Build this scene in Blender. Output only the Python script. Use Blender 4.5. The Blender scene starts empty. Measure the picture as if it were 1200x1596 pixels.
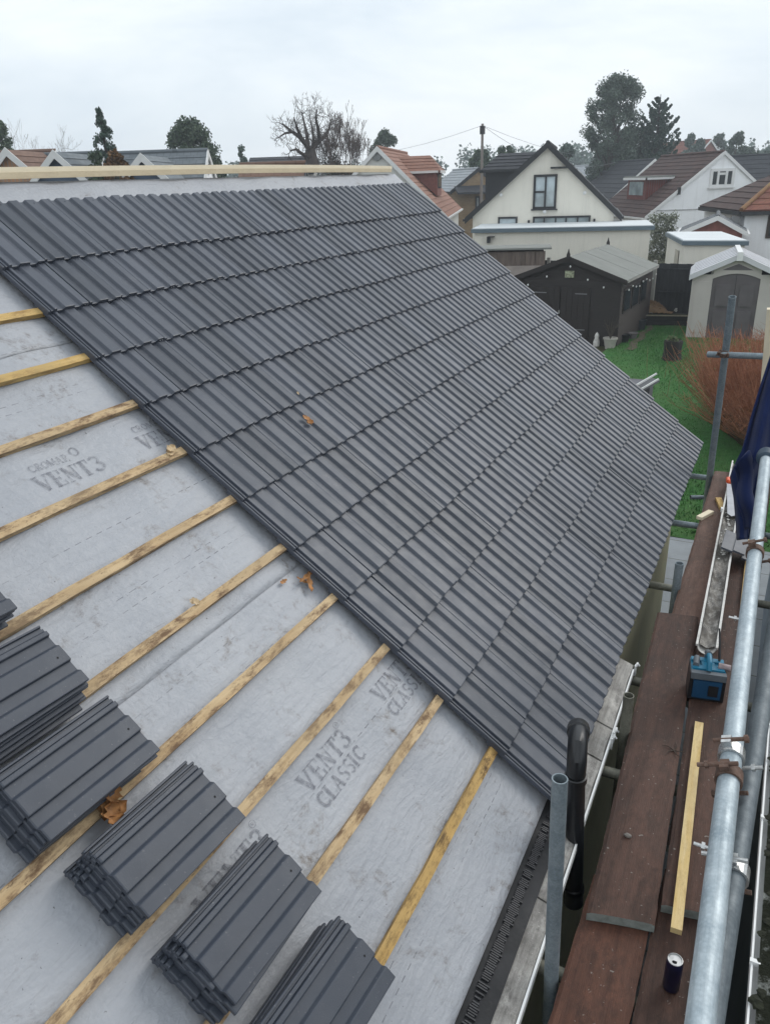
import bpy, bmesh, math, random
from mathutils import Vector, Matrix
R = math.radians
rnd = random.Random(7)
S = bpy.context.scene
COL = S.collection

# ------------------------------------------------------------------ camera
CAM = Vector((0.48928494, -2.48231618, 4.78696782))
RW = Matrix(((0.89288301, 0.1521975, -0.4237875),
             (0.44917473, -0.367208, 0.8144939),
             (-0.03165423, -0.91760242, -0.39623706)))     # columns: image right, image down, forward
cd = bpy.data.cameras.new('camera'); cam = bpy.data.objects.new('camera', cd); COL.objects.link(cam)
mr = Matrix((RW.col[0], -RW.col[1], -RW.col[2])).transposed()
cam.matrix_world = Matrix.Translation(CAM) @ mr.to_4x4()
cd.sensor_fit = 'HORIZONTAL'; cd.sensor_width = 36; cd.lens = 36; cd.clip_start = 0.05; cd.clip_end = 3000
S.camera = cam

# ------------------------------------------------------------------ world, sun, exposure
SUN_EL, SUN_AZ = 36, 27         # degrees; azimuth measured clockwise from +Y
W = bpy.data.worlds.new('World'); S.world = W; W.use_nodes = True
nt = W.node_tree; nt.nodes.clear()
def wn(t, **kw):
    n = nt.nodes.new(t)
    for k, v in kw.items(): setattr(n, k, v)
    return n
out = wn('ShaderNodeOutputWorld'); bg = wn('ShaderNodeBackground'); bg.inputs[1].default_value = 0.1
sky = wn('ShaderNodeTexSky', sky_type='NISHITA', sun_disc=False); sky.sun_elevation = R(SUN_EL); sky.sun_rotation = R(SUN_AZ)
sky.air_density = 1.0; sky.dust_density = 2.0
tc = wn('ShaderNodeTexCoord'); mp = wn('ShaderNodeMapping'); mp.inputs['Scale'].default_value = (1.0, 1.0, 3.2)
nz = wn('ShaderNodeTexNoise'); nz.inputs['Scale'].default_value = 2.6; nz.inputs['Detail'].default_value = 7; nz.inputs['Roughness'].default_value = .55
nz.inputs['Distortion'].default_value = .35
rp = wn('ShaderNodeValToRGB'); rp.color_ramp.elements[0].position = .36; rp.color_ramp.elements[1].position = .66
rp.color_ramp.elements[0].color = (7.5, 8.4, 9.2, 1); rp.color_ramp.elements[1].color = (10.1, 10.6, 10.9, 1)
mx = wn('ShaderNodeMix', data_type='RGBA'); mx.inputs[0].default_value = .94
nt.links.new(tc.outputs['Generated'], mp.inputs[0]); nt.links.new(mp.outputs[0], nz.inputs[0])
nt.links.new(nz.outputs[0], rp.inputs[0]); nt.links.new(sky.outputs[0], mx.inputs[6]); nt.links.new(rp.outputs[0], mx.inputs[7])
nt.links.new(mx.outputs[2], bg.inputs[0]); nt.links.new(bg.outputs[0], out.inputs[0])
sl = bpy.data.lights.new('sun', 'SUN'); sl.energy = 1.15; sl.angle = R(30); sl.color = (1, .96, .9)
so = bpy.data.objects.new('sun', sl); COL.objects.link(so); so.location = (20, -20, 40)
sd = Vector((math.sin(R(SUN_AZ)) * math.cos(R(SUN_EL)), math.cos(R(SUN_AZ)) * math.cos(R(SUN_EL)), math.sin(R(SUN_EL))))
so.rotation_euler = (-sd).to_track_quat('-Z', 'Y').to_euler()
S.view_settings.view_transform = 'Standard'; S.view_settings.look = 'None'
S.view_settings.exposure = 0.16; S.view_settings.gamma = 1

# ------------------------------------------------------------------ survey helpers (a pixel of the 1200x1596 photo -> a point in the place)
def ray(px, py): return RW @ Vector(((px - 600) / 1200, (py - 798) / 1200, 1))
def at(px, py, d): return CAM + ray(px, py) * d
def onz(px, py, z):
    r = ray(px, py); return CAM + r * ((z - CAM.z) / r.z)
def onplane(px, py, P, n):
    r = ray(px, py); return CAM + r * ((P - CAM).dot(n) / r.dot(n))

# ------------------------------------------------------------------ materials
def links(m): return m.node_tree.links
class Mat:
    def __init__(s, name, rough=.7, metal=0, spec=.5):
        s.m = bpy.data.materials.new(name); s.m.use_nodes = True
        s.nt = s.m.node_tree; s.b = s.nt.nodes['Principled BSDF']
        s.b.inputs['Roughness'].default_value = rough; s.b.inputs['Metallic'].default_value = metal
        s.b.inputs['Specular IOR Level'].default_value = spec
        s._tc = None
    def n(s, t, ins=None, **kw):
        x = s.nt.nodes.new(t)
        for k, v in kw.items(): setattr(x, k, v)
        for k, v in (ins or {}).items():
            if isinstance(v, bpy.types.NodeSocket): s.nt.links.new(v, x.inputs[k])
            else: x.inputs[k].default_value = v
        return x
    def co(s, kind='Object', scale=(1, 1, 1)):
        if s._tc is None: s._tc = s.n('ShaderNodeTexCoord')
        return s.n('ShaderNodeMapping', {0: s._tc.outputs[kind], 'Scale': scale}).outputs[0]
    def noise(s, vec, scale, detail=4, rough=.55, dist=0):
        return s.n('ShaderNodeTexNoise', {0: vec, 'Scale': scale, 'Detail': detail, 'Roughness': rough, 'Distortion': dist}).outputs[0]
    def ramp(s, fac, *stops):
        r = s.n('ShaderNodeValToRGB', {0: fac}); e = r.color_ramp.elements
        while len(e) < len(stops): e.new(.5)
        for i, (p, c) in enumerate(stops):
            e[i].position = p
            e[i].color = (c, c, c, 1) if isinstance(c, (int, float)) else (*c, 1)
        return r.outputs[0]
    def mix(s, fac, a, b, mode='MIX'):
        x = s.n('ShaderNodeMix', data_type='RGBA', blend_type=mode)
        for i, v in ((0, fac), (6, a), (7, b)):
            if isinstance(v, bpy.types.NodeSocket): s.nt.links.new(v, x.inputs[i])
            else: x.inputs[i].default_value = v if i == 0 else (*v, 1) if len(v) == 3 else v
        return x.outputs[2]
    def math(s, op, a, b=0):
        return s.n('ShaderNodeMath', {0: a, 1: b}, operation=op).outputs[0]
    def base(s, v):
        if isinstance(v, bpy.types.NodeSocket): s.nt.links.new(v, s.b.inputs['Base Color'])
        else: s.b.inputs['Base Color'].default_value = (*v, 1)
        return s
    def rough(s, v): s.nt.links.new(v, s.b.inputs['Roughness']); return s
    def bump(s, h, strength=.3, dist=.01):
        b = s.n('ShaderNodeBump', {'Height': h, 'Strength': strength, 'Distance': dist})
        s.nt.links.new(b.outputs[0], s.b.inputs['Normal']); return s

def wall_streaks(m, b, c):
    return m.mix(m.ramp(m.noise(m.co('Object', (2.2, 2.2, .18)), 2.2, 6, .7), (.5, 0), (.8, .22)), b, (.36, .35, .31))
def plain(name, col, rough=.7, var=.18, scale=4, bump=.15, bscale=60, metal=0, stretch=(1, 1, 1), dirt=0, dcol=(.05, .045, .035), dist=.004):
    m = Mat(name, rough, metal); c = m.co('Object', stretch)
    lo = tuple(x * (1 - var) for x in col); hi = tuple(min(1, x * (1 + var)) for x in col)
    b = m.ramp(m.noise(c, scale, 5), (.3, lo), (.7, hi))
    if dirt: b = m.mix(m.ramp(m.noise(c, scale * 2.3, 8, .7), (.52, 0), (.8, dirt)), b, dcol)
    if 'render' in name: b = wall_streaks(m, b, c)
    m.base(b)
    if bump: m.bump(m.noise(c, bscale, 4), bump, dist)
    return m.m

def tile_mat():
    m = Mat('grey_concrete_tile', .36, 0, .55); c = m.co('Object')
    a = m.n('ShaderNodeAttribute', attribute_name='rnd').outputs['Fac']
    b = m.ramp(a, (0, (.036, .044, .061)), (1, (.070, .080, .104)))
    b = m.mix(m.ramp(m.noise(c, 9, 6, .65), (.45, 0), (.8, .35)), b, (.095, .10, .115))
    b = m.mix(m.ramp(m.noise(c, 90, 3, .7), (.66, 0), (.72, .5)), b, (.22, .22, .23))
    b = m.mix(m.ramp(m.noise(c, 3.1, 7, .7), (.55, 0), (.8, .4)), b, (.03, .032, .04))
    b = m.mix(m.ramp(m.noise(c, 5.7, 8, .8), (.64, 0), (.72, .45)), b, (.17, .165, .16))
    m.base(b); m.rough(m.ramp(m.noise(c, 14, 4), (.3, .40), (.75, .52)))
    m.bump(m.noise(c, 260, 3, .7), .25, .002); return m.m
def membrane_mat():
    m = Mat('roof_membrane', .5, 0, .5); uv = m.co('UV')
    sp = m.n('ShaderNodeSeparateXYZ', {0: uv}); u, s = sp.outputs[0], sp.outputs[1]
    b = m.ramp(m.noise(uv, 2.4, 7, .6), (.3, (.325, .337, .368)), (.75, (.385, .395, .42)))
    b = m.mix(m.ramp(m.noise(uv, 38, 4, .7), (.45, 0), (.75, .3)), b, (.435, .445, .47))
    # footmarks and dirt splashes
    d1 = m.ramp(m.noise(uv, 4.6, 9, .76, .5), (.535, 0), (.67, .95))
    d2 = m.ramp(m.noise(uv, 24, 5, .7), (.42, 0), (.62, 1))
    b = m.mix(m.math('MULTIPLY', d1, d2), b, (.13, .105, .085))
    d3 = m.ramp(m.noise(uv, 55, 3, .6), (.69, 0), (.715, .85))
    b = m.mix(m.math('MULTIPLY', d3, m.ramp(m.noise(uv, 1.6, 3), (.42, 0), (.6, 1))), b, (.06, .055, .05))
    # dashed ink lines of the membrane (printed along the roll)
    tot = None
    for s0, per in ((.247, .045), (.30, .06), (.81, .05), (1.28, .05), (1.395, .05), (1.705, .045), (1.755, .06), (2.01, .05), (2.62, .05), (2.90, .05), (2.66, .06), (3.3, .05)):
        l = m.math('LESS_THAN', m.math('ABSOLUTE', m.math('SUBTRACT', s, s0)), .0016)
        fr = m.math('LESS_THAN', m.math('FRACT', m.math('DIVIDE', u, per)), .55)
        k = m.math('MULTIPLY', l, fr); tot = k if tot is None else m.math('MAXIMUM', tot, k)
    b = m.mix(m.math('MULTIPLY', tot, m.ramp(m.noise(uv, 3.3, 4), (.38, 0), (.62, .75))), b, (.07, .07, .08))
    m.base(b)
    h = m.math('ADD', m.math('ADD', m.noise(uv, 4, 6, .6), m.math('MULTIPLY', m.noise(uv, 42, 4), .22)), m.math('MULTIPLY', m.noise(m.co('UV', (2.2, 9, 1)), 3, 5, .6, 1.2), .45))
    m.bump(h, .65, .02); return m.m
def ink_mat():
    m = Mat('faded_ink', .7); c = m.co('Object')
    m.base((.20, .205, .235)); f = m.ramp(m.noise(c, 38, 6, .8), (.36, .05), (.62, .68))
    t = m.n('ShaderNodeBsdfTransparent'); mixs = m.n('ShaderNodeMixShader', {0: f, 1: t.outputs[0], 2: m.b.outputs[0]})
    m.nt.links.new(mixs.outputs[0], m.nt.nodes['Material Output'].inputs[0]); return m.m
def batten_mat(name, c1, c2, stain, sc):
    m = Mat(name, .75, 0, .3); uv = m.co('UV', (1, 14, 1))
    b = m.ramp(m.noise(uv, 3.2, 6, .6, .6), (.3, c1), (.7, c2))
    b = m.mix(m.ramp(m.noise(m.co('UV', (1, 3, 1)), 7, 8, .76), (.47, 0), (.60, stain)), b, sc)
    b = m.mix(m.ramp(m.noise(m.co('UV', (1.5, 5, 1)), 28, 5, .7), (.6, 0), (.68, stain)), b, tuple(x * .6 for x in sc))
    b = m.mix(m.ramp(m.noise(m.co('UV', (1, 2, 1)), 2.2, 4, .6), (.45, 0), (.7, .6)), b, tuple(x * .62 for x in c2))
    m.base(b); m.bump(m.noise(m.co('UV', (2, 40, 1)), 5, 5), .35, .003); return m.m
def grain_mat(name, c1, c2, stretch, dirt=.6, dcol=(.02, .015, .012), rough=.7, scale=3):
    m = Mat(name, rough, 0, .4); c = m.co('Object', stretch)
    b = m.ramp(m.noise(c, scale, 7, .62, .5), (.28, c1), (.72, c2))
    b = m.mix(m.ramp(m.noise(m.co('Object'), 3.1, 8, .7), (.45, 0), (.75, dirt)), b, dcol)
    b = m.mix(m.ramp(m.noise(m.co('Object'), 120, 3, .7), (.66, 0), (.74, .5)), b, tuple(min(1, x * 2.2) for x in c2))
    b = m.mix(m.ramp(m.noise(m.co('Object', (1, .5, 1)), 6, 9, .8), (.50, 0), (.66, .55)), b, tuple(min(1, x * 1.75) for x in c2))
    b = m.mix(m.ramp(m.noise(m.co('Object', (1, .6, 1)), 45, 4, .8), (.55, 0), (.7, .5)), b, tuple(x * .35 for x in c1))
    b = m.mix(m.ramp(m.noise(m.co('Object', (1, .35, 1)), 2.6, 8, .72), (.50, 0), (.72, .45)), b, tuple(min(1, x * 2.0 + .02) for x in c2))
    b = m.mix(m.ramp(m.noise(m.co('Object'), 60, 2, .5), (.71, 0), (.73, .6)), b, (.30, .28, .25))
    vo = m.n('ShaderNodeTexVoronoi', {0: m.co('Object', (1, .5, 1)), 'Scale': 3.3}).outputs[0]; b = m.mix(m.ramp(vo, (.05, .9), (.085, 0)), b, (.012, .008, .006))
    m.base(b); m.bump(m.noise(c, scale * 9, 5), .7, .005); return m.m
def galv_mat(name, c1, c2, rough=.42, metal=.65):
    m = Mat(name, rough, metal); c = m.co('Object')
    b = m.ramp(m.noise(c, 16, 7, .7), (.32, c1), (.7, c2))
    b = m.mix(m.ramp(m.n('ShaderNodeTexVoronoi', {0: c, 'Scale': 120.0}).outputs[0], (.2, .22), (.6, 0)), b, tuple(min(1, x * 1.3) for x in c2))
    b = m.mix(m.ramp(m.noise(m.co('Object', (4, .15, 4)), 22, 5, .7), (.45, 0), (.7, .45)), b, tuple(x * .6 for x in c1))
    b = m.mix(m.ramp(m.noise(c, 7, 8, .75), (.62, 0), (.78, .35)), b, (.16, .145, .125))
    m.base(b); m.rough(m.ramp(m.noise(c, 22, 5), (.3, rough - .1), (.75, rough + .18))); m.bump(m.noise(c, 90, 4), .12, .002); return m.m
def leaf_mat(name, c1, c2, rough=.75):
    m = Mat(name, rough, 0, .25); a = m.n('ShaderNodeAttribute', attribute_name='rnd').outputs['Fac']
    m.base(m.ramp(a, (0, c1), (1, c2))); return m.m
def roof_mat(name, c1, c2, moss=0, mcol=(.05, .055, .03)):
    m = Mat(name, .8, 0, .3); c = m.co('Object')
    uv = m.co('UV')
    bk = m.n('ShaderNodeTexBrick', {0: uv, 'Color1': (*c1, 1), 'Color2': (*c2, 1), 'Mortar': (*[x * .55 for x in c1], 1), 'Scale': 1.0, 'Mortar Size': .012, 'Brick Width': .3, 'Row Height': .3}).outputs[0]
    b = m.mix(.45, bk, m.ramp(m.noise(c, 1.3, 6, .65), (.3, c1), (.72, c2)))
    if moss: b = m.mix(m.ramp(m.noise(c, 2.4, 8, .75), (.48, 0), (.7, moss)), b, mcol)
    m.base(b); m.bump(m.noise(c, 14, 4), .2, .02); return m.m
def brick_mat(name, c1, c2, mortar):
    m = Mat(name, .85, 0, .2)
    bk = m.n('ShaderNodeTexBrick', {0: m.co('UV'), 'Color1': (*c1, 1), 'Color2': (*c2, 1), 'Mortar': (*mortar, 1), 'Scale': 1, 'Mortar Size': .01, 'Brick Width': .225, 'Row Height': .075}).outputs[0]
    m.base(m.mix(m.ramp(m.noise(m.co('Object'), 1.7, 5), (.4, 0), (.75, .4)), bk, tuple(x * .6 for x in c1))); return m.m
def glass_mat(name, col=(.03, .04, .045)):
    m = Mat(name, .08, 0, .6); m.base(m.ramp(m.noise(m.co('Object'), 1.2, 3), (.35, col), (.7, tuple(x * 2 for x in col)))); return m.m

TILE = tile_mat(); MEMB = membrane_mat(); INK = ink_mat()
HOLE = plain('dark_hole', (.01, .01, .011), .9, bump=0)
PINE_NEW = batten_mat('new_pine', (.72, .62, .45), (.82, .73, .56), .12, (.35, .25, .13))
PINE_YEL = batten_mat('yellow_treated_pine', (.50, .32, .11), (.62, .44, .19), .6, (.17, .085, .035))
PINE_RIDGE = batten_mat('ridge_pine', (.64, .53, .36), (.72, .61, .44), .2, (.3, .2, .1))
PINE_SAWN = batten_mat('sawn_pine', (.58, .40, .15), (.70, .56, .32), .35, (.30, .17, .06))
PINE_OLD = batten_mat('weathered_pine', (.42, .285, .15), (.60, .45, .27), .9, (.12, .065, .035))
PINE_STAIN = batten_mat('stained_pine', (.46, .28, .09), (.60, .40, .16), .97, (.075, .042, .022))
BOARD = grain_mat('wet_scaffold_board', (.032, .015, .010), (.078, .037, .025), (13, .7, 13), .8)
BOARD_RED = grain_mat('reddish_scaffold_board', (.052, .020, .012), (.120, .048, .028), (13, .7, 13), .75)
BOARD_FAR = grain_mat('dry_scaffold_board', (.070, .034, .023), (.125, .068, .048), (13, .7, 13), .55)
BOARD_END = plain('weathered_board_end', (.22, .24, .22), .8, .3, 30)
GALV = galv_mat('bright_galvanised_steel', (.27, .33, .37), (.48, .54, .57), .5, .35)
GALV_D = galv_mat('dull_galvanised_steel', (.085, .105, .12), (.16, .185, .20), .55, .3)
GALV_M = galv_mat('weathered_galvanised_steel', (.16, .20, .225), (.28, .325, .35), .55, .3)
GALV_OLD = galv_mat('grimy_galvanised_steel', (.13, .13, .105), (.24, .235, .19), .6, .4)
RUST = plain('rusty_steel', (.13, .078, .058), .8, .4, 40, .4, 150, .25, dirt=.6, dcol=(.24, .215, .19))
ZINC = galv_mat('zinc_plated_steel', (.5, .5, .5), (.7, .7, .68), .3, .8)
BLACKP = plain('black_plastic', (.012, .013, .015), .32, .3, 12, .05, 80)
FELTB = plain('black_felt', (.014, .014, .016), .7, .5, 9, .4, 40, dirt=.35, dcol=(.09, .085, .08)); COMBM = plain('black_comb_plastic', (.03, .03, .034), .5, .3, 30)
UPVC = plain('white_plastic', (.78, .78, .77), .35, .04, 3, .03, dirt=.25, dcol=(.4, .38, .34))
UPVC_D = plain('grubby_white_plastic', (.62, .60, .57), .5, .12, 8, .1, dirt=.8, dcol=(.10, .085, .065))
OLDWHITE = grain_mat('flaking_white_paint', (.25, .235, .22), (.46, .44, .41), (30, 1.2, 30), .95, (.035, .03, .026), .85, 2.6)
RENDER_OL = plain('olive_render', (.80, .75, .50), .9, .08, 1.2, .2, 90)
TIMBER_D = plain('dark_timber', (.05, .035, .025), .8, .3, 5, .2, 40)
LEAFBROWN = plain('dry_leaf', (.36, .17, .06), .7, .45, 30, .3, 60)
LEAFPALE = plain('pale_dry_leaf', (.58, .44, .27), .7, .3, 30, .3, 60)
STONE = plain('grey_stone', (.20, .18, .16), .9, .3, 30, .3, 80)

# ------------------------------------------------------------------ mesh builder
def wloc(o):
    v = Vector((0, 0, 0))
    while o is not None:
        v += o.location; o = o.parent
    return v
class MB:
    def __init__(s): s.v = []; s.f = []; s.uv = []; s.mi = []; s.r = []; s.cur = 0; s.rv = .5
    def poly(s, pts, uv=None):
        i = len(s.v); s.v += [tuple(p) for p in pts]; s.f.append(tuple(range(i, i + len(pts))))
        s.uv.append(uv or [(p[0], p[1]) for p in pts]); s.mi.append(s.cur); s.r.append(s.rv)
    def grid(s, fn, nu, nv, uvfn=None):
        i0 = len(s.v); uvs = []
        for j in range(nv + 1):
            for i in range(nu + 1):
                s.v.append(tuple(fn(i / nu, j / nv))); uvs.append(uvfn(i / nu, j / nv) if uvfn else (i / nu, j / nv))
        for j in range(nv):
            for i in range(nu):
                a = j * (nu + 1) + i; q = (a, a + 1, a + nu + 2, a + nu + 1)
                s.f.append(tuple(i0 + k for k in q)); s.uv.append([uvs[k] for k in q]); s.mi.append(s.cur); s.r.append(s.rv)
    def hexa(s, p, uvl=None):
        # p: 8 points, bottom 0-3 (ccw seen from above) then top 4-7
        for q in ((3, 2, 1, 0), (4, 5, 6, 7), (0, 1, 5, 4), (1, 2, 6, 5), (2, 3, 7, 6), (3, 0, 4, 7)):
            pts = [Vector(p[k]) for k in q]; a = (pts[1] - pts[0]).length; b = (pts[3] - pts[0]).length
            s.poly(pts, [(0, 0), (a, 0), (a, b), (0, b)] if a >= b else [(0, 0), (0, a), (b, a), (b, 0)])
    def box(s, c, size, ax=None):
        c = Vector(c); X, Y, Z = (ax or (Vector((1, 0, 0)), Vector((0, 1, 0)), Vector((0, 0, 1))))
        hx, hy, hz = size[0] / 2, size[1] / 2, size[2] / 2
        s.hexa([c + X * (i * hx) + Y * (j * hy) + Z * (k * hz) for k in (-1, 1) for i, j in ((-1, -1), (1, -1), (1, 1), (-1, 1))])
    def slab(s, pts, n, t):
        n = Vector(n).normalized() * t; top = [Vector(p) for p in pts]; bot = [p - n for p in top]
        L = (top[1] - top[0]).length; H = (top[-1] - top[0]).length
        uv = [(0, 0), (L, 0), (L, H), (0, H)] if len(pts) == 4 else None
        if uv:
            e = (top[1] - top[0]).normalized(); uv = [((p - top[0]).dot(e), ((p - top[0]) - e * (p - top[0]).dot(e)).length) for p in top]
        s.poly(top, uv); s.poly(bot[::-1])
        for i in range(len(top)):
            j = (i + 1) % len(top); s.poly([bot[i], bot[j], top[j], top[i]])
    def tube(s, pts, rad, n=12, caps=True):
        pts = [Vector(p) for p in pts]
        if isinstance(rad, (int, float)): rad = [rad] * len(pts)
        i0 = len(s.v); prev = None; d0 = 0
        for k, p in enumerate(pts):
            t = (pts[min(k + 1, len(pts) - 1)] - pts[max(k - 1, 0)]).normalized()
            if prev is None:
                prev = t.orthogonal().normalized()
            x = (prev - t * prev.dot(t)).normalized(); y = t.cross(x); prev = x
            for i in range(n):
                a = 2 * math.pi * i / n; s.v.append(tuple(p + (x * math.cos(a) + y * math.sin(a)) * rad[k]))
        for k in range(len(pts) - 1):
            for i in range(n):
                j = (i + 1) % n; b = i0 + k * n
                s.f.append((b + i, b + j, b + n + j, b + n + i)); s.uv.append([(k, i / n), (k, (i + 1) / n), (k + 1, (i + 1) / n), (k + 1, i / n)]); s.mi.append(s.cur); s.r.append(s.rv)
        if caps:
            for b, rev in ((i0, True), (i0 + (len(pts) - 1) * n, False)):
                f = tuple(b + i for i in range(n)); s.f.append(f[::-1] if rev else f); s.uv.append([(0, 0)] * n); s.mi.append(s.cur); s.r.append(s.rv)
    def pipe(s, a, b, r, t=.004, n=24):      # open-ended hollow tube
        a, b = Vector(a), Vector(b); d = (b - a).normalized(); x = d.orthogonal().normalized(); y = d.cross(x)
        def ring(c, rr): 
            i = len(s.v); s.v += [tuple(c + (x * math.cos(2 * math.pi * k / n) + y * math.sin(2 * math.pi * k / n)) * rr) for k in range(n)]; return i
        rs = [ring(a, r), ring(b, r), ring(b, r - t), ring(a, r - t)]
        for q in range(4):
            p0, p1 = rs[q], rs[(q + 1) % 4]
            for k in range(n):
                j = (k + 1) % n; s.f.append((p0 + k, p0 + j, p1 + j, p1 + k)); s.uv.append([(0, 0), (.1, 0), (.1, 1), (0, 1)]); s.mi.append(s.cur); s.r.append(s.rv)
    def lathe(s, c, prof, n=24, axis=None):
        c = Vector(c); d = Vector(axis or (0, 0, 1)).normalized(); x = d.orthogonal().normalized(); y = d.cross(x); i0 = len(s.v)
        for r_, h in prof:
            s.v += [tuple(c + d * h + (x * math.cos(2 * math.pi * k / n) + y * math.sin(2 * math.pi * k / n)) * r_) for k in range(n)]
        for q in range(len(prof) - 1):
            for k in range(n):
                j = (k + 1) % n; b = i0 + q * n
                s.f.append((b + k, b + j, b + n + j, b + n + k)); s.uv.append([(0, 0)] * 4); s.mi.append(s.cur); s.r.append(s.rv)
    def blob(s, c, rad, sub=2, jit=.15, sc=(1, 1, 1), seed=1):
        rr = random.Random(seed); bm = bmesh.new(); bmesh.ops.create_icosphere(bm, subdivisions=sub, radius=1)
        i0 = len(s.v)
        for v in bm.verts:
            k = rad * (1 + rr.uniform(-jit, jit)); s.v.append(tuple(Vector(c) + Vector((v.co.x * sc[0], v.co.y * sc[1], v.co.z * sc[2])) * k))
        for f in bm.faces:
            s.f.append(tuple(i0 + v.index for v in f.verts)); s.uv.append([(0, 0)] * 3); s.mi.append(s.cur); s.r.append(s.rv)
        bm.free()
    def build(s, name, mats, parent=None, smooth=False, bevel=0, loc=None):
        if not isinstance(mats, (list, tuple)): mats = [mats]
        o0 = wloc(parent) if parent else Vector((0, 0, 0))
        if parent is None:
            if loc is None:
                xs = [v[0] for v in s.v]; ys = [v[1] for v in s.v]; zs = [v[2] for v in s.v]
                loc = ((min(xs) + max(xs)) / 2, (min(ys) + max(ys)) / 2, min(zs))
            o0 = Vector(loc)
        me = bpy.data.meshes.new(name); me.from_pydata([tuple(Vector(v) - o0) for v in s.v], [], s.f)
        for m in mats: me.materials.append(m)
        ul = me.uv_layers.new(name='UVMap'); k = 0
        flat = [c for u in s.uv for p in u for c in p]; ul.data.foreach_set('uv', flat)
        me.polygons.foreach_set('material_index', s.mi)
        at_ = me.attributes.new('rnd', 'FLOAT', 'FACE'); at_.data.foreach_set('value', s.r)
        if smooth:
            me.polygons.foreach_set('use_smooth', [True] * len(s.f)); me.set_sharp_from_angle(angle=R(40))
        me.update()
        o = bpy.data.objects.new(name, me); COL.objects.link(o)
        if parent: o.parent = parent
        else: o.location = o0
        if bevel:
            bv = o.modifiers.new('bevel', 'BEVEL'); bv.width = bevel; bv.segments = 2; bv.limit_method = 'ANGLE'; bv.angle_limit = R(40)
        return o
def tag(o, label, cat, group=None, kind=None):
    o['label'] = label; o['category'] = cat
    if group: o['group'] = group
    if kind: o['kind'] = kind
    return o
def struct(o): o['kind'] = 'structure'; return o
def thing(name, loc, label, cat, group=None):
    o = bpy.data.objects.new(name, None); COL.objects.link(o); o.location = loc; o.empty_display_size = .2
    return tag(o, label, cat, group)

Z3 = Vector((0, 0, 1))
# ================================================================== GROUND
m = Mat('garden_soil', .95, 0, .1); m.base(m.ramp(m.noise(m.co('Object'), .6, 8, .7), (.3, (.045, .05, .025)), (.7, (.085, .075, .05)))); m.bump(m.noise(m.co('Object'), 12, 5), .4, .05); SOIL = m.m
b = MB(); b.poly([(-900, -300, 0), (900, -300, 0), (900, 1500, 0), (-900, 1500, 0)]); struct(b.build('ground', SOIL, loc=(0, 0, 0)))
m = Mat('lawn_turf', .9, 0, .15); c = m.co('Object')
m.base(m.mix(m.ramp(m.noise(c, .9, 7, .65), (.35, 0), (.72, .8)), m.ramp(m.noise(c, 14, 5, .7), (.3, (.024, .105, .024)), (.7, (.062, .21, .055))), (.085, .13, .045)))
m.bump(m.noise(c, 22, 6, .8), .8, .05); TURF = m.m
b = MB(); b.grid(lambda u, v: (-4.0 + 7.0 * u, 8.1 + 17 * v, .012 + .03 * math.sin(u * 5 + v * 7) ** 2), 20, 40); struct(b.build('lawn', TURF, loc=(0, 15, 0), smooth=True))
m = Mat('patio_slabs', .8, 0, .3)
bk = m.n('ShaderNodeTexBrick', {0: m.co('Object'), 'Color1': (.24, .26, .28, 1), 'Color2': (.30, .32, .34, 1), 'Mortar': (.12, .12, .11, 1), 'Scale': 1, 'Mortar Size': .008, 'Brick Width': .6, 'Row Height': .6}, offset=0).outputs[0]
m.base(m.mix(m.ramp(m.noise(m.co('Object'), 2, 7, .7), (.4, 0), (.75, .5)), bk, (.12, .12, .115))); m.bump(m.noise(m.co('Object'), 30, 4), .2, .01); SLAB = m.m
b = MB(); b.box((-1, 2.05, .004), (7, 12.1, .02)); struct(b.build('patio', SLAB, loc=(0, 2, 0)))
# grass blades on the lawn
GRASS = leaf_mat('grass_blades', (.028, .115, .026), (.105, .255, .075))
b = MB(); rg = random.Random(3)
for _ in range(42000):
    x = rg.uniform(-3.9, 2.2); y = 8.15 + 16.7 * rg.random(); a = rg.uniform(0, 6.28); h = rg.uniform(.03, .075); w = rg.uniform(.008, .016)
    dx, dy = math.cos(a) * w, math.sin(a) * w; lx, ly = rg.gauss(0, .025), rg.gauss(0, .025); b.rv = rg.random()
    b.poly([(x - dx, y - dy, .012), (x + dx, y + dy, .012), (x + lx, y + ly, .015 + h)])
go = b.build('grass', GRASS, loc=(0, 15, 0)); go['kind'] = 'stuff'; go['label'] = 'bright green mown grass of the back garden lawn'; go['category'] = 'grass'

# ================================================================== THE BUNGALOW BEING RE-ROOFED
TH = R(38); ZE = 2.45
RS = Vector((-math.cos(TH), 0, math.sin(TH))); RN = Vector((math.sin(TH), 0, math.cos(TH))); RU = Vector((0, 1, 0))
def Q(u, s, n=0): return Vector((0, 0, ZE)) + RU * u + RS * s + RN * n
G = 0.3025; PW = 0.2; UL = -0.040; NT = 25
U0, U1 = -4.2, 4.93
house = thing('bungalow', (-3.1, 0.4, 0), 'bungalow roof half re-covered with dark grey tiles, grey membrane and battens showing', 'house')
def hp(name, mb, mats, **k): return mb.build(name, mats, k.pop('parent', house), **k)
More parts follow.
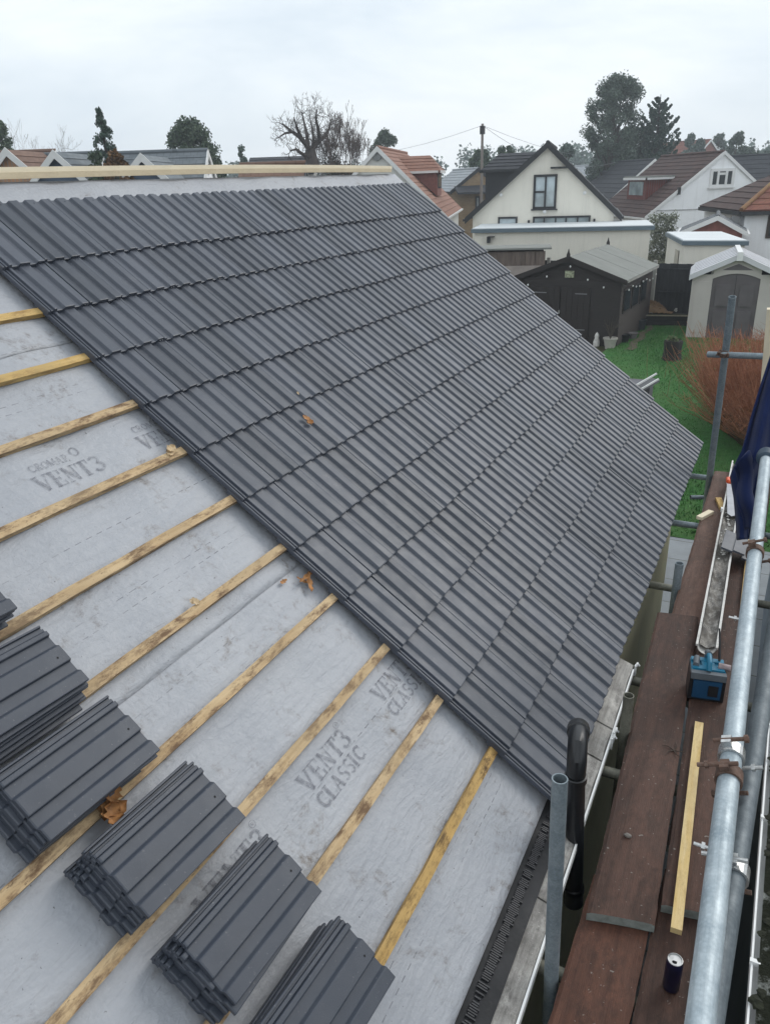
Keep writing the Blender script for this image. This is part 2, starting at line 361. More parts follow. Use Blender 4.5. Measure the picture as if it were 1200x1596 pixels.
# walls
b = MB(); XW = -.13; XB = -6.15; zt = 2.32; t = .28
apex = (-3.145, ZE + 3.99 * math.sin(TH) - .16)
for y0, y1 in ((U0 + .15, U0 + .15 + t), (4.3 - t, 4.3)):
    pts = [(XW, zt), (XW, 0), (XB, 0), (XB, zt), (apex[0], apex[1] - .1)]
    b.poly([(x, y0, z) for x, z in pts][::-1]); b.poly([(x, y1, z) for x, z in pts])
for x0, x1 in ((XW - t, XW), (XB, XB + t)):
    b.hexa([(x0, U0 + .152, 0), (x1, U0 + .152, 0), (x1, 4.298, 0), (x0, 4.298, 0), (x0, U0 + .152, zt), (x1, U0 + .152, zt), (x1, 4.298, zt), (x0, 4.298, zt)])
hp('wall', b, RENDER_OL)
# rear slope and timber carcass
SR = 3.975
RSB = Vector((math.cos(TH), 0, math.sin(TH))); ridgeP = Q(0, SR, -.075)
b = MB(); back = lambda u, s, n=0: Vector((ridgeP.x, u, ridgeP.z)) - RSB * s + Vector((-math.sin(TH), 0, math.cos(TH))) * n
b.slab([back(U0, 0), back(U0, 4.1), back(4.98, 4.1), back(4.98, 0)], (-math.sin(TH), 0, math.cos(TH)), .02); hp('rear_roof_slope', b, MEMB)
rfn = random.Random(11)
b = MB()
y = U0 + .3
while y < 4.75:
    b.hexa([Q(y, .1, -.2), Q(y + .045, .1, -.2), Q(y + .045, SR - .05, -.2), Q(y, SR - .05, -.2), Q(y, .1, -.095), Q(y + .045, .1, -.095), Q(y + .045, SR - .05, -.095), Q(y, SR - .05, -.095)]); y += .45
hp('rafters', b, TIMBER_D)
# membrane: three lapped sheets draped between the rafters
def sag(u, s):
    return -.009 * (math.sin((u - U0 - .3) / .45 * math.pi) ** 2) + .0025 * math.sin(7 * u + 3 * s) + .002 * math.sin(13.7 * u - 9.1 * s + 1) + .0016 * math.sin(3.1 * u + 17 * s)
def memb_n(u, s):
    k = 0 if s < 1.45 else 1 if s < 2.87 else 2
    return -.067 + sag(u, s) + .0008 * k
for s0, s1, k in ((.045, 1.60, 0), (1.46, 3.02, 1), (2.885, 3.965, 2)):
    b = MB()
    nn = lambda u, s: -.0678 + sag(u, s) * (min(1, (s - s0) / .25) if k == 0 else 1) + .0018 * max(0, 1 - (s - s0) / .2) * (k > 0) + .0006 * k
    b.grid(lambda i, j: Q(U0 + (5.0 - U0) * i, s0 + (s1 - s0) * j, nn(U0 + (5.0 - U0) * i, s0 + (s1 - s0) * j)), 150, 50,
           lambda i, j: (U0 + (5.0 - U0) * i, s0 + (s1 - s0) * j))
    mem = hp('roof_membrane', b, MEMB, smooth=True)
    sol = mem.modifiers.new('thickness', 'SOLIDIFY'); sol.thickness = .0018; sol.offset = -1
    if k == 0: mem0 = mem
    if k == 1: mem1 = mem
# printed lettering on the membrane
def strokes(ch):
    def arc(cx, cy, rx, ry, a0, a1, w, n=12):
        return [('p', [(cx + rx * math.cos(R(a0 + (a1 - a0) * i / n)), cy + ry * math.sin(R(a0 + (a1 - a0) * i / n))) for i in range(n + 1)], w)]
    L = lambda x0, y0, x1, y1, w: [('p', [(x0, y0), (x1, y1)], w)]
    return {
        'V': (L(.08, .97, .36, .03, .2) + L(.36, .03, .62, .97, .08) + L(-.06, .97, .26, .97, .07) + L(.5, .97, .74, .97, .07), .76),
        'E': (L(.16, 0, .16, 1, .19) + L(0, .965, .6, .965, .07) + L(0, .035, .62, .035, .07) + L(.18, .5, .46, .5, .07) + L(.57, .97, .57, .72, .07) + L(.59, .03, .59, .3, .07) + L(.45, .4, .45, .6, .06), .72),
        'N': (L(.13, 0, .13, 1, .07) + L(.11, .97, .6, .03, .19) + L(.62, 0, .62, 1, .07) + L(0, .97, .2, .97, .07) + L(.5, .97, .76, .97, .07) + L(0, .035, .28, .035, .07), .82),
        'T': (L(.33, 0, .33, 1, .2) + L(0, .965, .66, .965, .07) + L(.035, .97, .035, .7, .07) + L(.625, .97, .625, .7, .07) + L(.15, .035, .5, .035, .07), .74),
        '3': (arc(.28, .74, .21, .21, 160, -90, .13) + arc(.28, .27, .25, .25, 90, -165, .15), .66),
        'C': (arc(.38, .5, .29, .43, 45, 315, .17) + L(.6, .95, .6, .65, .06) + L(.6, .05, .6, .3, .06), .72),
        'L': (L(.16, 0, .16, 1, .19) + L(0, .965, .34, .965, .07) + L(0, .035, .58, .035, .07) + L(.56, .03, .56, .32, .07), .66),
        'A': (L(.1, .02, .34, .97, .07) + L(.36, .97, .6, .02, .19) + L(.18, .33, .5, .33, .06) + L(0, .035, .22, .035, .07) + L(.46, .035, .76, .035, .07), .8),
        'S': (arc(.3, .73, .2, .22, 30, 265, .13) + arc(.3, .27, .22, .23, 85, -150, .14), .62),
        'I': (L(.17, 0, .17, 1, .19) + L(0, .965, .34, .965, .07) + L(0, .035, .34, .035, .07), .44),
        'R': (L(.14, 0, .14, 1, .16) + arc(.28, .74, .22, .23, 100, -90, .12) + L(.3, .5, .58, .03, .16) + L(0, .035, .3, .035, .07) + L(0, .965, .3, .965, .07), .72),
        'O': (arc(.36, .5, .29, .43, 0, 360, .15, 20), .76),
        'M': (L(.1, 0, .1, 1, .08) + L(.1, .97, .42, .1, .16) + L(.42, .1, .72, .97, .08) + L(.74, 0, .74, 1, .16), .9),
        '®': (arc(.36, .5, .34, .44, 0, 360, .08, 20) + L(.28, .3, .28, .7, .07) + arc(.32, .58, .12, .12, 90, -90, .06, 6) + L(.34, .48, .46, .3, .07), .8)}[ch]
def text(mb, txt, u, s, h, length, k):
    tot = sum(strokes(c)[1] for c in txt); sx = length / tot; x = u
    for c in txt:
        st, adv = strokes(c)
        for _, pts, w in st:
            for a, b_ in zip(pts, pts[1:]):
                d = Vector((b_[0] - a[0], b_[1] - a[1])); 
                if d.length < 1e-6: continue
                p = Vector((-d.y, d.x)).normalized() * w / 2
                q = [Vector(a) - p, Vector(b_) - p, Vector(b_) + p, Vector(a) + p]
                mb.poly([Q(x + v.x * sx, s + v.y * h, memb_n(x + v.x * sx, s + v.y * h) + .0022) for v in q])
        x += adv * sx
for u in (-1.365, -.838, -.307):
    b = MB(); text(b, 'VENT3', u, .815, .074, .31, 0); text(b, 'CLASSIC', u + .0, .742, .058, .31, 0); text(b, '®', u + .285, .888, .026, .03, 0)
    b.build('printed_lettering', INK, mem0)
for u in (-1.25, -.735, -.205):
    b = MB(); text(b, 'VENT3', u, 2.245, .075, .32, 1); text(b, 'CROMAR', u + .02, 2.338, .034, .19, 1); text(b, 'O', u + .225, 2.345, .045, .045, 1)
    b.build('printed_lettering', INK, mem1)
# battens
for i in range(13):
    s = .346 + i * G; b = MB(); mt = [PINE_STAIN, PINE_OLD, PINE_OLD, PINE_OLD, PINE_OLD, PINE_OLD, PINE_OLD, PINE_OLD, PINE_YEL, PINE_YEL, PINE_YEL, PINE_YEL, PINE_YEL][i]
    if s > 3.5: break
    ue = U0 + .1; n_ = 40; jl = [rfn.uniform(-.004, .004) for _ in range(n_ + 1)]; hw = .0185
    ring = []
    for k in range(n_ + 1):
        u = ue + (4.86 - ue) * k / n_; q = jl[k] * .5
        ring.append([Q(u, s - hw + q, -.0655), Q(u, s + hw + q, -.0655), Q(u, s + hw + q + rfn.uniform(-.0012, .0012), -.041), Q(u, s - hw + q + rfn.uniform(-.0012, .0012), -.041 + rfn.uniform(-.001, .001))])
    for k in range(n_):
        u0 = ue + (4.86 - ue) * k / n_; u1 = ue + (4.86 - ue) * (k + 1) / n_
        for f, (p, q) in enumerate(((0, 1), (1, 2), (2, 3), (3, 0))):
            v0 = i * .37 + f * .05
            b.poly([ring[k][p], ring[k + 1][p], ring[k + 1][q], ring[k][q]], [(u0, v0), (u1, v0), (u1, v0 + .035), (u0, v0 + .035)])
    b.poly(ring[0]); b.poly(ring[-1][::-1]); hp('batten', b, mt)
# ridge timbers
b = MB()
for k in range(20):
    u0, u1 = U0 + (4.9 - U0) * k / 20, U0 + (4.9 - U0) * (k + 1) / 20
    f = lambda u: .014 * math.sin((u - .3) * .62) 
    x = ridgeP.x; z = ridgeP.z + .012
    b.hexa([(x - .025, u0, z + f(u0)), (x + .03, u0, z + f(u0)), (x + .03, u1, z + f(u1)), (x - .025, u1, z + f(u1)), (x - .025, u0, z + .03 + f(u0)), (x + .03, u0, z + .03 + f(u0)), (x + .03, u1, z + .03 + f(u1)), (x - .025, u1, z + .03 + f(u1))])
hp('ridge_batten', b, PINE_RIDGE)
b = MB()
for k in range(20):
    u0, u1 = U0 + (4.92 - U0) * k / 20, U0 + (4.92 - U0) * (k + 1) / 20
    z = ridgeP.z + .0425
    b.hexa([(x - .022, u0, z + f(u0)), (x + .027, u0, z + f(u0)), (x + .027, u1, z + f(u1)), (x - .022, u1, z + f(u1)), (x - .022, u0, z + .026 + f(u0)), (x + .022, u0, z + .026 + f(u0)), (x + .022, u1, z + .026 + f(u1)), (x - .022, u1, z + .026 + f(u1))])
hp('ridge_batten', b, PINE_NEW)

# one tile's cross-section: (across, height) from the underlock on the left to the overlock on the right
PROF = [(0, .0005), (.002, .004), (.007, .004), (.009, -.004), (.014, -.004), (.016, .0040), (.0255, .0040), (.0285, .001), (.030, .0118), (.032, .0130),
        (.0430, .0130), (.0452, .012), (.0475, .001), (.050, 0), (.0785, 0), (.0810, .0015), (.0885, .0118), (.0915, .0135), (.1425, .0135), (.1447, .0125), (.147, .001), (.150, 0),
        (.1785, 0), (.1810, .0015), (.1885, .0118), (.1915, .0135), (.2255, .0135), (.2275, .0125)]
TL = .387
def under(a, c): return c - .013 if a < .186 else c - .0085
def add_tile(mb, fn, rr, cut=TL, step=3):
    mb.rv = rr.random()
    n = len(PROF); ys = [0, .004] + [cut * k / step for k in range(1, step)] + [cut]
    def h(y): return -.0016 if y == 0 else 0
    i0 = len(mb.v)
    for y in ys:
        for a, c in PROF: mb.v.append(tuple(fn(a, y, c + h(y))))
    for y in (0, cut):
        for a, c in PROF: mb.v.append(tuple(fn(a, y, under(a, c) - (.004 if y == 0 else 0))))
    m_ = len(ys); bt, bh = i0 + m_ * n, i0 + (m_ + 1) * n
    def add(f): mb.f.append(f); mb.uv.append([(0, 0)] * len(f)); mb.mi.append(mb.cur); mb.r.append(mb.rv)
    for j in range(m_ - 1):
        for i in range(n - 1): p = i0 + j * n + i; add((p, p + 1, p + n + 1, p + n))
    for i in range(n - 1):
        add((i0 + i, bt + i, bt + i + 1, i0 + i + 1)); p = i0 + (m_ - 1) * n + i; add((p, p + 1, bh + i + 1, bh + i)); add((bt + i, bh + i, bh + i + 1, bt + i + 1))
    add(tuple([i0 + j * n + n - 1 for j in range(m_)] + [bh + n - 1, bt + n - 1])); add(tuple([i0 + j * n for j in range(m_)][::-1] + [bt, bh]))
    # nail hole near the head
    c0 = (.122, cut - .03); mb.cur = 1; mb.poly([fn(c0[0] + .0035 * math.cos(k * .785), c0[1] + .0035 * math.sin(k * .785), ( .0141)) for k in range(8)]); mb.cur = 0
TILT = .060
rt = random.Random(21)
for i in range(12):
    b = MB(); s0 = i * G
    for k in range(NT):
        du, ds, dn = UL + k * PW * (4.958 / 5.0) + rt.gauss(0, .0009), rt.gauss(0, .0024), rt.uniform(-.0010, .0022); rot = rt.gauss(0, .003)
        if k == 0: du -= .004
        def fn(a, y, c, du=du, ds=ds, dn=dn, rot=rot):
            return Q(du + a - rot * y - .029, s0 + y + ds + rot * (a - .1), -.0130 + dn + c - TILT * y)
        add_tile(b, fn, rt, TL if i < 11 else .447)
    hp('tile_course', b, [TILE, HOLE])
# eaves: old painted fascia top, comb strip, fascia, gutter brackets
def sk(y): return .066 - .0105 * y
b = MB()
for (y0, y1) in ((U0, -.47), (-.462, .36), (.372, .60), (.612, 1.18)):
    n_ = 14; yy = [y0 + (y1 - y0) * k / n_ for k in range(n_ + 1)]
    for k in range(n_):
        e = [.003 * math.sin(yy[q] * 23) + rfn.uniform(-.002, .002) for q in (k, k + 1)] if 0 else [.0025 * math.sin(yy[k] * 23), .0025 * math.sin(yy[k + 1] * 23)]
        b.hexa([(-.055, yy[k], 2.33), (sk(yy[k]), yy[k], 2.33), (sk(yy[k + 1]), yy[k + 1], 2.33), (-.055, yy[k + 1], 2.33),
                (-.055, yy[k], 2.392), (sk(yy[k]) - .002 + e[0], yy[k], 2.352), (sk(yy[k + 1]) - .002 + e[1], yy[k + 1], 2.352), (-.055, yy[k + 1], 2.392)])
hp('eaves_board', b, OLDWHITE)
b = MB(); b.hexa([(sk(y) + o_, y, z) for z in (2.318, 2.354) for y, o_ in ((U0, .003), (U0, .011), (1.14, .011), (1.14, .003))]); hp('fascia_strip', b, UPVC)
b = MB(); b.slab([(.022, U0, 2.381), (.012, 0.02, 2.384), (-.117, 0.02, 2.418), (-.117, U0, 2.418)], (.26, 0, .965), .005)
hp('eaves_guard', b, FELTB)
b = MB(); y = U0
while y < -.02:
    if rfn.random() > .12:
        l = rfn.uniform(.5, 1); b.box((-.050 + .006 * l, y, 2.4035 - .0015 * l), (.005, .04 * l, .012), (Vector((0, 1, 0)), Vector((-.965, 0, .26)), Vector((.26, 0, .965))))
    y += .0085
hp('eaves_comb', b, COMBM)
for yb in (1.165, .58, .53):
    xb = sk(yb) + .014; b = MB(); b.box((xb, yb, 2.335), (.010, .022, .06)); b.tube([(xb, yb, 2.362), (xb + .012, yb + .004, 2.372), (xb + .018, yb + .008, 2.36)], .005, 8); b.box((xb + .003, yb + .03, 2.35), (.010, .03, .012)); hp('gutter_bracket', b, UPVC, bevel=.002)
# far gable bargeboard end and lower gutter seen beyond the verge
g1 = at(1018, 585, 9.6); g0 = at(985, 604, 9.6)
bx = thing('porch_roof', (g1.x, g1.y + .4, 0), 'small lean-to porch with grey sides and white edge strips behind the new roof', 'porch')
e1 = (at(1021, 594, 9.6) - at(1021, 620, 9.6)).length
b = MB(); b.box((g1.x - .33, g1.y + .1, (g1.z - .12) / 2), (.62, .3, g1.z - .12)); b.build('wall', plain('grey_cladding', (.09, .09, .105), .7), bx)
b = MB(); dv = (g1 - g0).normalized(); b.box(g1 - dv * .4, (.9, .016, .02), (dv, dv.cross(Z3).normalized(), dv.cross(Z3).normalized().cross(dv)))
p2 = at(1021, 594, 9.5); b.box(p2 - dv * .4, (.9, .016, .025), (dv, dv.cross(Z3).normalized(), dv.cross(Z3).normalized().cross(dv))); b.build('edge_strip', UPVC, bx)
b = MB(); b.box((g1 + p2) / 2 - dv * .42 - Vector((0, 0, .03)), (.9, .16, .02), (dv, dv.cross(Z3).normalized(), dv.cross(Z3).normalized().cross(dv))); b.build('trough', plain('dark_gutter', (.14, .14, .15), .5), bx)

# ================================================================== LOOSE TILES STACKED ON THE BATTENS
proto = MB(); add_tile(proto, lambda a, y, c: Vector((a - .1145, y - TL / 2, c)), random.Random(1), TL, 6)
tile0 = proto.build('roof_tile', [TILE, HOLE], loc=(0, 0, 0))
bvm = None
ORD = ['topmost', 'second', 'third', 'fourth', 'fifth', 'bottom']
STK = [(.452, 'the stack nearest the eaves, cut off by the bottom edge of the photo', -1.378), (.757, 'the second stack up from the eaves, covering printed letters', -1.352),
       (1.064, 'the third stack up from the eaves, right of the brown leaf clump', -1.358), (1.372, 'the stack just left of the brown leaf clump', -1.405),
       (1.668, 'the stack cut by the left edge of the photo with its lower edges fanned out', -1.395), (1.978, 'the stack showing only one corner at the left edge of the photo', -1.405)]
rs_ = random.Random(5); first = True
for si, (sc, ds, uc) in enumerate(STK):
    for k in range(6):                       # 0 = top
        o = tile0 if first else tile0.copy()
        if not first: COL.objects.link(o)
        first = False
        n = -.0405 + .0135 + .0180 * (5 - k)
        sh = k * .0065 + rs_.uniform(-.004, .004)
        tilt = rs_.gauss(0, .004)
        X = (-RS); Y = RU
        yaw = rs_.gauss(0, .012) - .035 + (0 if k else -.01)
        Xr = X * math.cos(yaw) + Y * math.sin(yaw); Yr = Y * math.cos(yaw) - X * math.sin(yaw)
        M = Matrix((Xr, Yr, RN)).transposed().to_4x4()
        M.translation = Q(uc - sh + .012 + rs_.gauss(0, .004), sc + rs_.gauss(0, .0045) - (k * .006 if si == 4 else 0), n)
        o.matrix_world = M
        if k == 0: lb = f'topmost dark grey ribbed tile of {ds}'
        elif k == 5: lb = f'lowest dark grey tile of {ds}'
        else: lb = f'{ORD[k]} dark grey tile down in {ds}'
        tag(o, lb, 'roof tile', 'loose roof tiles stacked on the battens')
# ================================================================== DRY LEAVES
def leaf(name, label, P, nrm, size, mat, seed, n=3, group=None, asp=1):
    rr = random.Random(seed); nrm = Vector(nrm).normalized(); b = MB(); X = nrm.orthogonal().normalized(); Y = nrm.cross(X)
    for q in range(n):
        a = rr.uniform(0, 6.28); d = X * math.cos(a) + Y * math.sin(a); e = nrm.cross(d); c0 = P + (X * rr.gauss(0, .25) + Y * rr.gauss(0, .25)) * size
        L = size * rr.uniform(.8, 1.3) * asp; Wd = size * rr.uniform(.25, .45) / asp; cu = rr.uniform(.3, 1.3)
        def fn(i, j):
            t_ = i * 2 - 1; wv = (j * 2 - 1) * Wd * (1 - t_ * t_) ** .6 * (1 + .35 * math.sin(9 * t_ + q))
            return c0 + d * (t_ * L * .5) + e * wv + nrm * (.0015 + abs(j * 2 - 1) ** 1.5 * Wd * cu * .45 + size * .10 * (t_ * t_) + .03 * size * math.sin(7 * t_ + 5 * j + q) + q * .004)
        b.grid(fn, 10, 6)
    o = b.build(name, mat, smooth=True); tag(o, label, 'leaf', group); return o
def rq(px, py, n):
    return onplane(px, py, Q(0, 0, n), RN)
leaf('dry_leaf', 'small brown leaf on the membrane just left of the long twisted leaf', rq(438, 903, -.062), RN, .034, LEAFBROWN, 1, 1, None, 1.4)
leaf('dry_leaf', 'long twisted brown leaf on the membrane near the cut edge of the tiles', rq(478, 903, -.062), RN, .055, LEAFBROWN, 12, 3, None, 1.7)
leaf('dry_leaf', 'torn pale leaf lying on a batten at its edge', rq(303, 938, -.044), RN, .03, LEAFPALE, 3, 2)
leaf('dry_leaf', 'pale shredded leaf caught where a batten meets the tiles', rq(262, 703, -.044), RN, .04, LEAFPALE, 4, 3)
leaf('dry_leaf', 'orange-brown dead leaf lying on the laid tiles', rq(482, 656, 0.0), RN, .038, LEAFBROWN, 5, 2)
leaf('dry_leaf', 'tiny pale leaf scrap on the laid tiles above the orange leaf', rq(463, 612, 0.0), RN, .025, LEAFPALE, 6, 1)
leaf('leaf_clump', 'crumpled clump of brown dead leaves wedged beside a stack of tiles', rq(172, 1272, -.05), RN, .062, LEAFBROWN, 7, 9)

# ================================================================== SCAFFOLD
TR = .0242
def tube(label, a, b_, mat, r=TR, hollow=True, group='galvanised scaffold tubes'):
    b = MB(); b.pipe(a, b_, r, .004, 26); o = b.build('scaffold_tube', mat, smooth=True); return tag(o, label, 'scaffold tube', group)
rA, rB = Vector((.5445, -1.54, 3.486)), Vector((.5155, 1.30, 3.549)); rd = (rB - rA).normalized()
tube('bright galvanised guard rail nearest the camera, running up the right side', rA - rd * .9, rB, GALV)
qA, qB = onz(1127, 1463, 3.43), onz(1179, 1151, 3.43); qd = (qB - qA).normalized()
tube('dull grey rail clamped behind the bright guard rail', qA - qd * .9, qA + qd * 2.2, GALV_D)
pT, pL = at(872.5, 1214, 2.28), at(857.5, 1560, 2.62); pd = (pL - pT).normalized()
tube('open-topped upright scaffold tube beside the black pipe', pT, pT + pd * 3.3, GALV_M)
fT, fB = at(1141.5, 462, 5.7), at(1106, 742, 6.75); fd = (fB - fT).normalized()
tube('tall upright scaffold tube at the far end of the boards', fT, fT + fd * 4.0, GALV_M, .027)
lA, lB = at(1103, 552, 5.95), at(1215, 556, 5.6)
tube('horizontal tube crossing the far upright in front of the red bush', lA, lB, GALV_M, .0235)
zt_ = 2.30
tr_ = [((1078, 742), 'transom tube under the far end of the boards'), ((1050, 815), 'transom tube over the grass, second from the far end'), ((1015, 912), 'transom tube across the gap by the house corner'),
       ((985, 1062), 'transom tube beside the broken end of the eaves board'), ((930, 1200), 'transom tube under the boards beside the black pipe'), ((830, 1505), 'transom tube under the nearest boards by the open-topped upright')]
for (p, lb) in tr_:
    q = onz(*p, 2.272)
    tube(lb, (-.16, q.y, 2.272), (.70, q.y + .02, 2.272), GALV_OLD if p[1] > 900 else GALV_M, .0242)
b1 = at(980, 1084, 3.55); tube('grimy open-topped upright in the gap beside the house wall', b1, (b1.x, b1.y, .0), GALV_OLD)
b2 = at(1059, 878, 4.85); tube('blue-grey upright in the gap near the house corner', b2, (b2.x, b2.y, 0), GALV_M, .026)
b3 = onz(1085, 770, 2.28); tube('short pale tube end poking from the boards over the grass', at(1076, 775, 6.5), at(1096, 775, 6.5), GALV_M, .018)
# couplers
def coupler(label, c, axis, off, mat, seed):
    c = Vector(c); ax = Vector(axis).normalized(); o = thing('scaffold_coupler', c, label, 'clamp', 'scaffold couplers')
    side = (off - ax * off.dot(ax)).normalized(); n = ax.cross(side)
    b = MB()
    for k in range(21):
        a0 = 2 * math.pi * k / 21; a1 = 2 * math.pi * (k + 1) / 21
        d0 = side * math.cos(a0) + n * math.sin(a0); d1 = side * math.cos(a1) + n * math.sin(a1)
        ri, ro = TR + .001, TR + .006; h = .0165
        pts = [c + d0 * ri - ax * h, c + d0 * ro - ax * h, c + d1 * ro - ax * h, c + d1 * ri - ax * h, c + d0 * ri + ax * h, c + d0 * ro + ax * h, c + d1 * ro + ax * h, c + d1 * ri + ax * h]
        b.hexa(pts)
    b.box(c + side * (TR + .012), (.024, .022, .026), (side, n, ax)); b.box(c - side * (TR + .009), (.016, .02, .028), (side, n, ax))
    b.build('body', mat, o, bevel=.002)
    b = MB(); h0 = c - side * (TR + .014); b.tube([h0 - n * .03, h0 + n * .06], .0052, 8); b.lathe(h0 + n * .035, [(0, 0), (.009, 0), (.009, .008), (0, .008)], 6, n); b.build('bolt', RUST if mat is RUST else ZINC, o)
    b = MB(); h1 = c + side * (TR + .02); b.tube([h1 - n * .03, h1 + n * .05], .0052, 8); b.lathe(h1 + n * .04, [(0, 0), (.0095, 0), (.0095, .009), (0, .009)], 6, n); b.build('bolt', RUST, o)
    return o
def proj(P):
    q = RW.transposed() @ (Vector(P) - CAM); return (600 + 1200 * q.x / q.z, 798 + 1200 * q.y / q.z, q.z)
def along(A, d, py):
    return min((A + d * (k * .005) for k in range(-200, 620)), key=lambda P: abs(proj(P)[1] - py))
sideV = (qA - rA); 
coupler('rusty double clamp joining the two right-hand rails', along(rA, rd, 1212), rd, sideV, RUST, 1)
coupler('thin rusty clamp just above the double clamp on the bright rail', along(rA, rd, 1178), rd, -sideV, ZINC, 2)
coupler('shiny zinc clamp on the dull rail below the rusty one', along(qA, qd, 1362), qd, sideV, ZINC, 3)
coupler('rusty clamp on the bright rail under the hanging jacket', along(rA, rd, 862), rd, -sideV, RUST, 4)
coupler('rusty clamp where the far upright meets the cross tube', at(1128, 552, 5.85), fd, lA - lB, RUST, 5)
rc = thing('swivel_clamp', at(1156, 1262, 1.86), 'loose rusty orange clamp flap between the two rails', 'clamp')
b = MB(); p0 = at(1150, 1232, 1.86); p1 = at(1166, 1270, 1.86); d_ = (p1 - p0).normalized(); e_ = d_.cross(qd).normalized()
b.grid(lambda i, j: p0 + d_ * (.05 * i) + qd * (.028 * (j - .5) * (1 - .4 * i)) + e_ * (.012 * math.sin(i * 3.1)), 8, 4); fl = b.build('flap', plain('orange_rust', (.33, .13, .05), .8, .4, 50), rc, smooth=True)
fl.modifiers.new('t', 'SOLIDIFY').thickness = .006
b = MB(); b.tube([p0 - qd * .02, p0 + qd * .02], .008, 8); b.build('pin', RUST, rc)
for py, lb in ((1329, 'small bolt and nut sticking out left of the bright rail'), (968, 'small bolt sticking out left of the bright rail by the yellow batten')):
    c = along(rA, rd, py); lft = -(RW @ Vector((1, 0, 0))); lft = (lft - rd * lft.dot(rd)).normalized()
    b = MB(); b.tube([c + lft * (TR - .004), c + lft * (TR + .028)], .004, 8); b.lathe(c + lft * (TR + .006), [(0, 0), (.0085, 0), (.0085, .007), (0, .007)], 6, lft); tag(b.build('bolt', ZINC), lb, 'bolt', 'bolts in the guard rail')
cap = MB(); c = rB + rd * .0; cap.lathe(c - rd * .03, [(TR + .001, 0), (TR + .014, .008), (TR + .019, .04), (TR + .016, .075), (.024, .10), (0, .108)], 20, rd)
tag(cap.build('end_cap', plain('blue_grey_rubber', (.03, .055, .085), .6, .3, 20, .3, 60), smooth=True), 'blue-grey rubber cap on the end of the bright guard rail', 'end cap')
# boards
def board(label, c00, c01, c11, c10, ztop, mat, th=.038, warp=0, sag_=0):
    # corners: near-left, near-right, far-right, far-left (x, y)
    n = 60; b = MB()
    def P(i, j, z):
        nl, nr, fr, fl = (Vector((*p, 0)) for p in (c00, c01, c11, c10))
        q = nl.lerp(nr, i).lerp(fl.lerp(fr, i), j); e = .0012 * math.sin(q.y * 5 + i * 6) + .0010 * math.sin(q.y * 37 + i * 2) + .0009 * math.sin(q.y * 91); return Vector((q.x + (e if i in (0, 1) else 0), q.y, z + warp * (1 - 4 * (i - .5) ** 2) * max(0, 1 - j * 3)))
    ii = (0, .06, .3, .5, .7, .94, 1); dz = (-.006, 0, 0, 0, 0, 0, -.006)
    for j in range(n):
        for a in range(6):
            b.poly([P(ii[a], j / n, ztop + dz[a]), P(ii[a + 1], j / n, ztop + dz[a + 1]), P(ii[a + 1], (j + 1) / n, ztop + dz[a + 1]), P(ii[a], (j + 1) / n, ztop + dz[a])])
            b.poly([P(ii[a], j / n, ztop - th), P(ii[a], (j + 1) / n, ztop - th), P(ii[a + 1], (j + 1) / n, ztop - th), P(ii[a + 1], j / n, ztop - th)])
        for i, d_ in ((0, -1), (1, 1)):
            q = [P(i, j / n, ztop - th), P(i, j / n, ztop - .006), P(i, (j + 1) / n, ztop - .006), P(i, (j + 1) / n, ztop - th)]; b.poly(q if d_ < 0 else q[::-1])
    b.cur = 1
    for j in (0, 1):
        for a in range(6):
            b.poly([P(ii[a], j, ztop - th), P(ii[a + 1], j, ztop - th), P(ii[a + 1], j, ztop + dz[a + 1]), P(ii[a], j, ztop + dz[a])])
    return tag(b.build('scaffold_board', [mat, BOARD_END]), label, 'scaffold board', 'scaffold boards laid along the eaves')
ZL, ZU = 2.334, 2.3735
board('reddish scaffold board at the bottom of the photo, next to the house', (.150, -2.9), (.381, -2.9), (.397, -.24), (.168, -.24), ZL, BOARD_RED)
board('dark scaffold board under the drink can', (.388, -2.9), (.614, -2.9), (.632, -.10), (.405, -.10), ZL, BOARD)
board('brown scaffold board with the small stone on it and a cupped end', (.186, -.455), (.412, -.405), (.311, 1.80), (.085, 1.76), ZU, BOARD, warp=.004)
board('brown scaffold board carrying the long pale batten', (.419, -.31), (.642, -.27), (.545, 1.86), (.322, 1.84), ZU + .001, BOARD)
board('long paler scaffold board reaching to the far end', (.160, 1.0), (.385, 1.0), (.375, 4.52), (.150, 4.50), ZL, BOARD_FAR)
board('scaffold board under the gutter and hand saw at the far end', (.392, .02), (.617, .02), (.607, 4.40), (.382, 4.40), ZL, BOARD)

# ================================================================== THINGS LYING ON THE BOARDS
def stick(name, label, cat, A, B, w, h, mat, up=Z3, group=None):
    A, B = Vector(A), Vector(B); d = (B - A).normalized(); sd_ = d.cross(up).normalized(); u_ = sd_.cross(d); b = MB()
    b.box((A + B) / 2 + u_ * h / 2, ((B - A).length, w, h), (d, sd_, u_)); o = b.build(name, mat, bevel=.0015); return tag(o, label, cat, group)
A = onz(1053, 1456, 2.3765); B = onz(1089, 1132, 2.3765)
stick('timber_batten', 'long pale sawn batten lying on the dark boards', 'batten', A, B, .037, .024, PINE_SAWN)
A = onz(1152, 1003, ZL + .004); B = onz(1169, 840, ZL + .004)
stick('timber_batten', 'yellow batten half hidden behind the bright guard rail', 'batten', A, B, .034, .024, PINE_YEL)
stick('wood_offcut', 'pale wood offcut lying across the edge of the far board', 'offcut', onz(1089, 810, ZL + .002), onz(1108, 800, ZL + .002), .045, .025, PINE_NEW, group='wood offcuts on the far board')
stick('wood_offcut', 'yellow wood offcut leaning against the white gutter', 'offcut', onz(1126, 795, ZL + .002), onz(1119, 779, ZL + .002), .045, .022, PINE_YEL, group='wood offcuts on the far board')
A = at(1197, 640, 5.4); B = at(1201, 482, 5.0)
